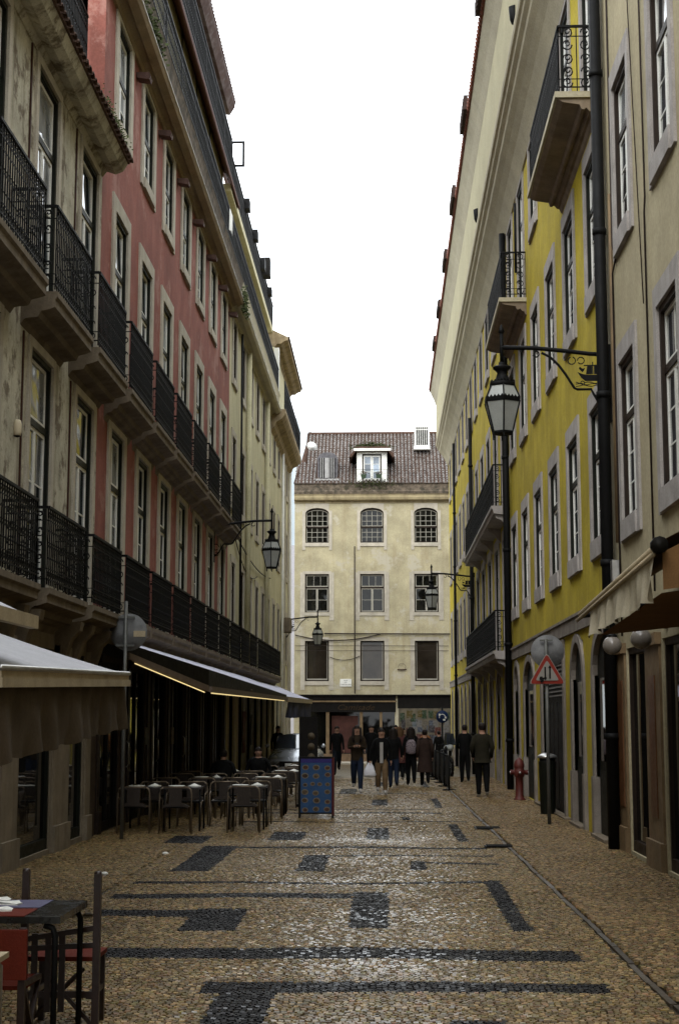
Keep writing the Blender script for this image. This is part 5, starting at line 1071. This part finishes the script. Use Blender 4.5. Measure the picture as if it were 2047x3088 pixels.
for i, (x, y, lab) in enumerate(tspots):
    c = tp if i == 0 else dup(tp); c.location = (x,y,0); c['label'] = lab; c['group'] = 'dark tables of the terrace'
    for k_, (dx, dy) in enumerate(((-.12,-.1),(.14,.12))):
        o = put('napkin' if k_ else 'plate', nap_m if k_ else plate_m, None, (x+dx,y+dy,.69), rnd.random()*3)
        tag(o, ('folded white napkin on the ' if k_ else 'white plate on the ')+near_t[i], 'napkin' if k_ else 'plate', 'tableware on the terrace')
# ------------------------------------------------------------ foreground table and chairs, lower left
t = thing('cafe_table', 'dark wooden table with red and blue cloths in the lower left corner', 'table', (-2.31,8.38,0))
emit(M().box(-.62,.60,-.36,.37,.725,.76), 'table_top', mat('black_table_top', (.01,.01,.008), .25, .3, 5, .05, spec=.6), t)
for sx, sy in ((.57,-.33),(.57,.33),(-.58,-.33),(-.58,.33)): emit(M().tube([(sx-.06*np.sign(sx),sy,.715),(sx-.015*np.sign(sx),sy,.70),(sx,sy,.66),(sx,sy,0)], .017, 7), 'leg', 'iron', t)
cl = emit(M().box(-.24,.24,-.36,-.05,0,.004), 'tablecloth', 'redc', None, (-2.14,8.38,.761)); tag(cl, 'red cloth lying on the near half of the corner table', 'tablecloth')
cl = emit(M().box(-.26,.27,0,.34,0,.004), 'tablecloth', mat('blue_grey_cloth', (.09,.085,.14), .7, .15, 8, .2, 60), None, (-2.17,8.38,.761)); tag(cl, 'blue grey cloth lying on the far half of the corner table', 'tablecloth')
for x, y, a, lab in ((-2.08,8.22,.3,'near white napkin on the red cloth of the corner table'),(-2.1,8.5,-.2,'middle white napkin at the edge of the blue cloth'),(-2.2,8.66,.1,'farthest white napkin on the blue cloth')):
    o = emit(M().box(-.10,.06,-.035,.04,0,.008).add([(-.1,-.035,.008),(.06,-.03,.008),(.07,.0,.012),(.04,.04,.02),(-.1,.04,.008)], [(0,1,2,3,4)]), 'napkin', 'white', None, (x,y,.765), a); tag(o, lab, 'napkin')
t = thing('wooden_chair', 'dark wooden slatted chair with red seat, its posts rising behind the corner table', 'chair', (-1.88,8.9,0), .0)
m = M()
for x, z in ((-.21,.925),(.21,.91)): 
    m.box(x-.02,x+.02,-.075,-.035,0,z-.012); m.tube([(x-.019,-.055,z-.014),(x+.019,-.055,z-.014)], .019, 8)
emit(m, 'back_post', 'wood', t)
for x in (-.19,.17): emit(M().box(x-.018,x+.018,.32,.355,0,.42), 'leg', 'wood', t)
m = M(); m.prism([(-.19,.545),(.19,.605),(.19,.575),(-.19,.515)], lambda a, z: (a,-.066,z), lambda a, z: (a,-.044,z)); m.prism([(-.19,.49),(.19,.51),(.19,.48),(-.19,.46)], lambda a, z: (a,-.066,z), lambda a, z: (a,-.044,z)); emit(m, 'back_rail', 'wood', t)
for x in (-.15,-.07,.01): emit(M().box(x-.018,x+.018,-.064,-.048,.12,.56), 'slat', 'wood', t)
emit(M().box(-.2,.2,-.03,.34,.40,.425), 'seat', 'redc', t)
m = M(); m.box(-.2,.2,-.06,-.04,.2,.235); m.tube([(.19,-.05,.05),(-.05,-.05,.3)], .016, 4); m.tube([(-.19,-.05,.05),(.06,.33,.3)], .014, 4); m.box(.15,.185,-.04,.33,.19,.22); m.box(-.205,-.17,-.04,.33,.19,.22); emit(m, 'brace', 'wood', t)
t = thing('folding_chair', 'folding chair with a hanging red canvas back in front of the corner table', 'chair', (-2.01,7.72,0))
emit(M().box(-.25,.20,-.012,.012,.49,.735), 'back', 'redc', t)
m = M()
for x in (-.27,.17): m.box(x-.018,x+.018,.013,.045,.0,.74); m.tube([(x,.03,.46),(x,.42,.44)], .018, 4); m.tube([(x,.42,.0),(x,.05,.46)], .016, 4); m.tube([(x,.03,.0),(x,.42,.44)], .016, 4)
emit(m, 'frame', 'wood', t); emit(M().box(-.26,.18,.05,.42,.43,.45), 'seat', 'redc', t)
t = thing('metal_chair', 'pale metal tube armchair cut off at the lower left edge', 'chair', (-2.11,6.95,0))
m = M(); m.tube([(.27,.0,0),(.27,.0,.64),(.25,.0,.70),(.20,.0,.72),(-.2,0,.72)], .018, 8); m.tube([(.26,.4,0),(.26,.38,.62),(.26,.3,.66),(.26,0,.66)], .016, 8); m.tube([(-.27,.4,0),(-.27,.38,.62),(-.27,.0,.66)], .016, 8); m.tube([(-.27,0,0),(-.27,0,.66),(-.2,0,.72)], .018, 8); emit(m, 'frame', 'metal', t)
m = M(); m.box(.2,.31,.02,.36,.665,.69); m.box(-.32,-.22,.02,.36,.665,.69); emit(m, 'armrest', 'beige', t); emit(M().box(-.24,.24,.0,.4,.40,.425), 'seat', mat('orange_seat', (.3,.09,.03), .5), t)
# ------------------------------------------------------------ people
def person(label, x, y, face, h, top, legs, stride=.0, shoe=(.02,.02,.02), armL=None, armR=None, hair='short', hairc='hair', coat=None, skirt=None, lean=0., shirt=None, build=1., seated=False, hatcol=None, group='people walking in the street'):
    """local frame: faces -y, z up; unit height scaled by h"""
    J = {}; E_ = []; par = {}
    def j(n, p, r, tagm, parent=None):
        J[n] = (Vector(p), r, tagm)
        if parent: E_.append((parent, n))
    b = build
    hipz = .52
    s0 = stride
    if seated: hipz = .28
    j('pel', (0,0,hipz), (.078*b,.062*b), 'leg'); j('wai', (0,0-lean*.3,hipz+.10), (.070*b,.052*b), 'top', 'pel'); j('che', (0,-lean,hipz+.22), (.088*b,.060*b), 'top', 'wai'); j('nkb', (0,-lean*1.2,hipz+.305), (.045,.04), 'top', 'che')
    j('nk', (0,-lean*1.4-.004,hipz+.335), (.030,.030), 'skin', 'nkb'); j('hd', (0,-lean*1.7-.012,hipz+.385), (.050,.058), 'skin', 'nk'); j('ht', (0,-lean*1.8-.008,hipz+.435), (.052,.058), 'skin', 'hd')
    cz = hipz+.285
    for sd, sg in (('L',1),('R',-1)):
        j('sh'+sd, (sg*.092*b,-lean*1.1,cz), (.036*b,.036), 'top', 'nkb')
        arm = (armL if sd == 'L' else armR) or ((.128,.015,-.16),(.135,-.015+sg*s0*.25,-.305))
        e = Vector((sg*arm[0][0]*b,arm[0][1],cz+arm[0][2])); w = Vector((sg*arm[1][0]*b,arm[1][1],cz+arm[1][2])); d = (w-e).normalized()
        j('el'+sd, e, (.027*b,.027), 'top', 'sh'+sd); j('wr'+sd, w, (.018,.018), 'top', 'el'+sd); j('ha'+sd, w+d*.035, (.018,.014), 'skin', 'wr'+sd)
        sl = sg*s0
        j('hp'+sd, (sg*.046*b,0,hipz-.03), (.066*b,.064), 'leg', 'pel')
        if seated: j('kn'+sd, (sg*.07,-.20,hipz), (.042,.042), 'leg', 'hp'+sd); j('an'+sd, (sg*.06,-.20,.05), (.026,.026), 'leg', 'kn'+sd); j('to'+sd, (sg*.065,-.27,.018), (.022,.018), 'shoe', 'an'+sd)
        else:
            back = max(0, sl); j('kn'+sd, (sg*.05,-sl*.45-.012-back*.1,.275+abs(sl)*.02), (.050,.050), 'leg', 'hp'+sd); an = (sg*.05,-sl*.9+.012+(0 if sl >= 0 else .03),.045+(0 if sl >= 0 else .10*min(1,abs(sl)*6)))
            j('an'+sd, an, (.032,.032), 'leg', 'kn'+sd); j('to'+sd, (an[0]+sg*.008,an[1]-.085,an[2]-.025), (.030,.020), 'shoe', 'an'+sd)
    nm = list(J); me = bpy.data.meshes.new('p'); me.from_pydata([J[k][0]*h for k in nm], [(nm.index(a), nm.index(b_)) for a, b_ in E_], [])
    o = bpy.data.objects.new('p', me); COL.objects.link(o); md = o.modifiers.new('Skin', 'SKIN')
    for i, k in enumerate(nm): me.skin_vertices[0].data[i].radius = (J[k][1][0]*h, J[k][1][1]*h); me.skin_vertices[0].data[i].use_root = (k == 'pel')
    o.modifiers.new('s', 'SUBSURF').levels = 1
    dg = bpy.context.evaluated_depsgraph_get(); dg.update(); bm_ = bpy.data.meshes.new_from_object(o.evaluated_get(dg)); bm_.name = 'person_body'
    bpy.data.objects.remove(o)
    mats = [K['skin'], top, legs, shoe]; ixm = {'skin':0,'top':1,'leg':2,'shoe':3}
    bm_.materials.clear(); [bm_.materials.append(q) for q in mats]
    segs = [(J[a][0]*h, J[b_][0]*h, J[b_][2]) for a, b_ in E_]
    for p in bm_.polygons:
        c = p.center; best = None; bd = 1e9
        for a, b_, tg in segs:
            ab = b_-a; tt = max(0, min(1, (c-a).dot(ab)/max(ab.length_squared, 1e-9))); dd = (c-(a+ab*tt)).length
            if dd < bd: bd = dd; best = tg
        p.material_index = ixm[best]; p.use_smooth = True
    # fingers rooted in the palms, a nose and ears, joined into the one body mesh
    ex = M()
    for sd, sg in (('L',1),('R',-1)):
        w = J['wr'+sd][0]*h; hh = J['ha'+sd][0]*h; d = (hh-w).normalized(); u = d.cross(Vector((1,0,0))).normalized(); v_ = d.cross(u)
        for k_ in range(4):
            o0 = hh+u*(k_-1.5)*.009*h; L_ = (.030,.036,.034,.026)[k_]*h; ex.tube([o0-d*.01*h, o0+d*L_*.55, o0+d*L_+v_*.008*h*sg], .0048*h, 5, 0)
        ex.tube([w+d*.02*h, w+d*.03*h-u*.018*h, w+d*.045*h-u*.022*h], .0052*h, 5, 0)
    hc = J['hd'][0]*h
    ex.add([hc+Vector(q)*h for q in ((-.008,-.047,.0),(.008,-.047,.0),(0,-.049,.028),(0,-.064,.004))], [(0,1,3),(1,2,3),(2,0,3)], 0)
    for sg in (-1,1): ex.lathe([(.004*h,-.014*h),(.011*h,0),(.004*h,.014*h)], hc+Vector((sg*.045,.004,.006))*h, 6, 0, (.6,1))
    exm = ex.mesh('e', [K['skin']])
    import bmesh
    B = bmesh.new(); B.from_mesh(bm_); B.from_mesh(exm); B.to_mesh(bm_); B.free()
    root = put('person', bm_, None, (x, y, gz(y)+.008), face)
    tag(root, label, 'person', group)
    fz = M()
    for sg in (-1,1): fz.lathe([(.001,-.005*h),(.007*h,0),(.001,.005*h)], hc+Vector((sg*.018,-.046,.022))*h, 6, 0, (1,.6))
    fz.box(hc.x-.013*h, hc.x+.013*h, hc.y-.050*h, hc.y-.042*h, hc.z-.017*h, hc.z-.012*h)
    emit(fz, 'eyes_and_mouth', 'dark', root)
    hr = M(); n = 14; R_ = []
    hcen = (J['ht'][0]*.55+J['hd'][0]*.45)*h
    for i in range(8):
        a = -.25+ (PI/2+.25)*i/7; R_.append((max(.002,.050*h*math.cos(a)), .050*h*math.sin(a)))
    hr.lathe(R_, hcen+Vector((0,.010*h,.008*h)), n, 0, (1,1.08))
    hr.lathe([(.004*h,-.045*h),(.034*h,-.035*h),(.046*h,-.01*h),(.046*h,.02*h),(.03*h,.04*h)], hcen+Vector((0,.016*h,-.006*h)), n, 0, (1.04,.92))
    if hair == 'long':
        prev = None; vs = []; 
        for i, (w_, d_, z) in enumerate(((.054,.03,.0),(.060,.034,-.06),(.066,.03,-.13),(.060,.022,-.20),(.035,.014,-.25))):
            for k_ in range(10): a = 2*PI*k_/10; vs.append(hcen+Vector((w_*math.cos(a), .036+d_*math.sin(a), z))*h)
        hr.add(vs, [(i*10+k_, i*10+(k_+1)%10, (i+1)*10+(k_+1)%10, (i+1)*10+k_) for i in range(4) for k_ in range(10)], 0, True)
        for sg in (-1,1): hr.tube([hcen+Vector((sg*.05,-.005,.02))*h, hcen+Vector((sg*.058,-.02,-.05))*h, hcen+Vector((sg*.06,-.045,-.13))*h, hcen+Vector((sg*.05,-.055,-.19))*h], .018*h, 6)
    emit(hr, 'hair', hairc, root)
    def shell(nm_, rings, m_):
        q = M(); n = 18; vs = []
        for (w_, d_, z, oy) in rings:
            for k_ in range(n): a = 2*PI*k_/n; f_ = 1+.03*math.sin(3*a+z*40); vs.append(Vector((w_*b*math.cos(a)*f_, oy+d_*math.sin(a)*f_, z))*h)
        q.add(vs, [(i*n+k_, i*n+(k_+1)%n, (i+1)*n+(k_+1)%n, (i+1)*n+k_) for i in range(len(rings)-1) for k_ in range(n)], 0, True); emit(q, nm_, m_, root)
    if coat: 
        hem = coat[1]; fl = coat[2] if len(coat) > 2 else .10
        shell('coat', [(.05,.045,.835,-.005),(.10,.062,.80,0),(.105,.075,.72,0),(.095,.07,.62,0),(.105,.082,.52,0),(fl,fl*.8,(hem+.52)/2,0),(fl*1.15,fl*.95,hem,0)], coat[0])
        for sd in 'LR': emit(M().tube([J['sh'+sd][0]*h, J['el'+sd][0]*h, J['wr'+sd][0]*h], .03*h, 8, rs=[.043*h*b,.036*h*b,.029*h]), 'sleeve', coat[0], root)
    else: shell('jacket', [(.05,.042,.825-(.52-hipz),-.004-lean),(.098,.062,.79-(.52-hipz),-lean),(.100,.070,.70-(.52-hipz),-lean*.8),(.090,.064,.60-(.52-hipz),0),(.092,.070,.51-(.52-hipz),0),(.094,.072,.475-(.52-hipz),0)], top)
    if shirt: emit(M().box(-.03*h,.02*h,-.078*h,-.066*h,.47*h,.78*h), 'shirt', shirt, root)
    return root, J, h
c_ = lambda n, c, r=.85: mat(n, c, r, .2, 8, .2, 50)
black = c_('black_cloth', (.004,.004,.004)); jean = c_('denim', (.012,.018,.035)); djean = c_('dark_denim', (.006,.008,.012)); khaki = c_('beige_trousers', (.13,.085,.045)); brownj = c_('brown_jacket', (.025,.017,.01)); pink = c_('dusty_pink_coat', (.08,.03,.027)); plum = c_('brown_checked_coat', (.028,.017,.013)); greyp = c_('olive_hoodie', (.016,.014,.008)); wsh = c_('white_shoe', (.35,.33,.30)); bsh = c_('black_shoe', (.012,.011,.01)); blond = c_('brown_hair', (.09,.05,.025)); wht = c_('pale_shirt', (.30,.28,.26))
hold = ((.125,-.02,-.15),(.04,-.13,-.125))
r1, J1, h1 = person('woman with long dark hair walking towards us looking at her phone', -.67, 36.4, .0, 1.63, brownj, jean, .13, wsh, hold, hold, 'long')
ph = emit(M().box(-.035,.035,-.006,.006,-.07,.07), 'phone', 'dark', None, (-.67, 36.4-.16*1.63, 1.63*.70), 0); ph.rotation_euler = (math.radians(-35),0,0); tag(ph, 'dark phone in the hands of the long-haired woman', 'phone')
person('woman in black jacket and wide beige trousers carrying a white bag', -.08, 35.7, .05, 1.56, black, khaki, .07, wsh, None, ((.15,.0,-.16),(.165,-.02,-.31)), 'short', shirt=wht, build=1.05)
t = thing('carrier_bag', 'white plastic carrier bag hanging from the hand of the beige-trousered woman', 'bag', (-.36,35.66,.42))
bg_ = M(); n = 14; vs = []
for (w_, d_, z) in ((.13,.06,0),(.15,.08,.05),(.13,.07,.14),(.09,.045,.24),(.035,.02,.33)):
    for k_ in range(n): a = 2*PI*k_/n; f_ = 1+.06*math.sin(5*a+z*30); vs.append((w_*math.cos(a)*f_, d_*math.sin(a)*f_, z))
bg_.add(vs, [(i*n+k_, i*n+(k_+1)%n, (i+1)*n+(k_+1)%n, (i+1)*n+k_) for i in range(4) for k_ in range(n)]+[tuple(reversed(range(n)))], 0, True); emit(bg_, 'sack', mat('white_plastic', (.62,.62,.66), .35, .1, 8, .3, 30), t)
emit(M().ring((0,0,.35), .03, .008, 'y', 8, k=4), 'handle', 'redc', t)
person('man in black walking at left beside the blue menu board', -1.6, 50.4, .1, 1.63, black, djean, -.16, bsh, None, None, 'short')
person('person in dark top and jeans half hidden behind the beige-trousered woman', .22, 39.0, PI, 1.55, black, jean, .06, bsh, None, None, 'long')
person('person in a dusty pink knee-length coat walking away', .40, 41.6, PI, 1.57, pink, black, .12, wsh, None, None, 'long', blond, coat=(pink,.36,.115))
r_, J_, hh_ = person('person with long black hair walking away with a pale patterned backpack', .70, 40.6, PI, 1.57, black, black, .05, bsh, None, None, 'long')
bp_ = emit(M().lathe([(.08,-.19),(.14,-.15),(.155,0),(.13,.14),(.06,.20)], (0,0,0), 14, 0, (.95,.55)), 'backpack', mat('patterned_nylon', (.22,.18,.19), .7, .6, 14, .2, 30, patch=.9, pcol=(.04,.03,.04), pscale=16), None, (.70,40.6-.17,1.02)); tag(bp_, 'pale patterned backpack on the back of the long-haired walker', 'backpack')
t2 = M(); 
for sx in (-.09,.09): t2.tube([(sx,-.02,.15),(sx,.10,.24),(sx,.14,.12)], .014, 5)
emit(t2, 'strap', 'dark', bp_)
person('person in a long brown checked coat seen from behind beside the barrier', 1.06, 40.2, PI, 1.50, black, black, .07, bsh, None, None, 'short', coat=(plum,.24,.13))
person('man in a black jacket seen from behind, farther one on the right pavement', 2.22, 42.1, PI, 1.62, black, black, .05, bsh, ((.13,-.02,-.15),(.09,-.1,-.22)), ((.13,-.02,-.15),(.09,-.1,-.22)), 'short')
person('man in an olive hooded coat walking away on the right pavement', 2.21, 34.4, PI, 1.70, greyp, black, .06, wsh, ((.135,-.01,-.15),(.12,-.07,-.27)), ((.135,-.01,-.15),(.12,-.07,-.27)), 'short', coat=(greyp,.46,.11))
person('dark-haired passer-by behind the phone woman on her right', -.45, 50.5, .0, 1.66, black, black, .05, bsh)
person('bearded man with a pale shirt walking behind the group', -.15, 52.5, 0, 1.62, black, djean, .08, bsh, shirt=wht)
person('tall reddish-faced man in a dark top far behind the group', .38, 54.0, 0, 1.72, black, djean, .07, bsh)
person('shorter person with dark hair beside the tall man', .62, 52.0, 0, 1.6, brownj, djean, .07, bsh)
person('person in orange and dark clothes standing near the poster hoarding', 1.55, 58, 0, 1.6, c_('orange_top', (.22,.09,.03)), black, .03, bsh)
person('person in dark clothes near the yellow corner beyond the motorbike', 2.35, 66, PI, 1.62, black, black, .05, bsh)
person('standing person in black behind the parked car at the terrace end', -3.68, 51.9, .3, 1.66, black, black, .02, bsh, group='people at the terrace')
person('seated person in a dark jacket at the middle terrace table', -3.25, 30.3, PI, 1.55, black, black, 0, bsh, ((.14,-.02,-.15),(.08,-.15,-.2)), ((.14,-.02,-.15),(.08,-.15,-.2)), seated=True, lean=.03, build=1.2, group='people at the terrace')
person('seated person in black at the third row terrace table', -2.75, 32.9, 0, 1.55, black, black, 0, bsh, ((.14,-.02,-.15),(.08,-.15,-.2)), ((.14,-.02,-.15),(.08,-.15,-.2)), seated=True, lean=.03, build=1.25, group='people at the terrace')
for o in PROTO:
    for ch_ in list(o.children): bpy.data.objects.remove(ch_)
    bpy.data.objects.remove(o)
S.cycles.samples = 128
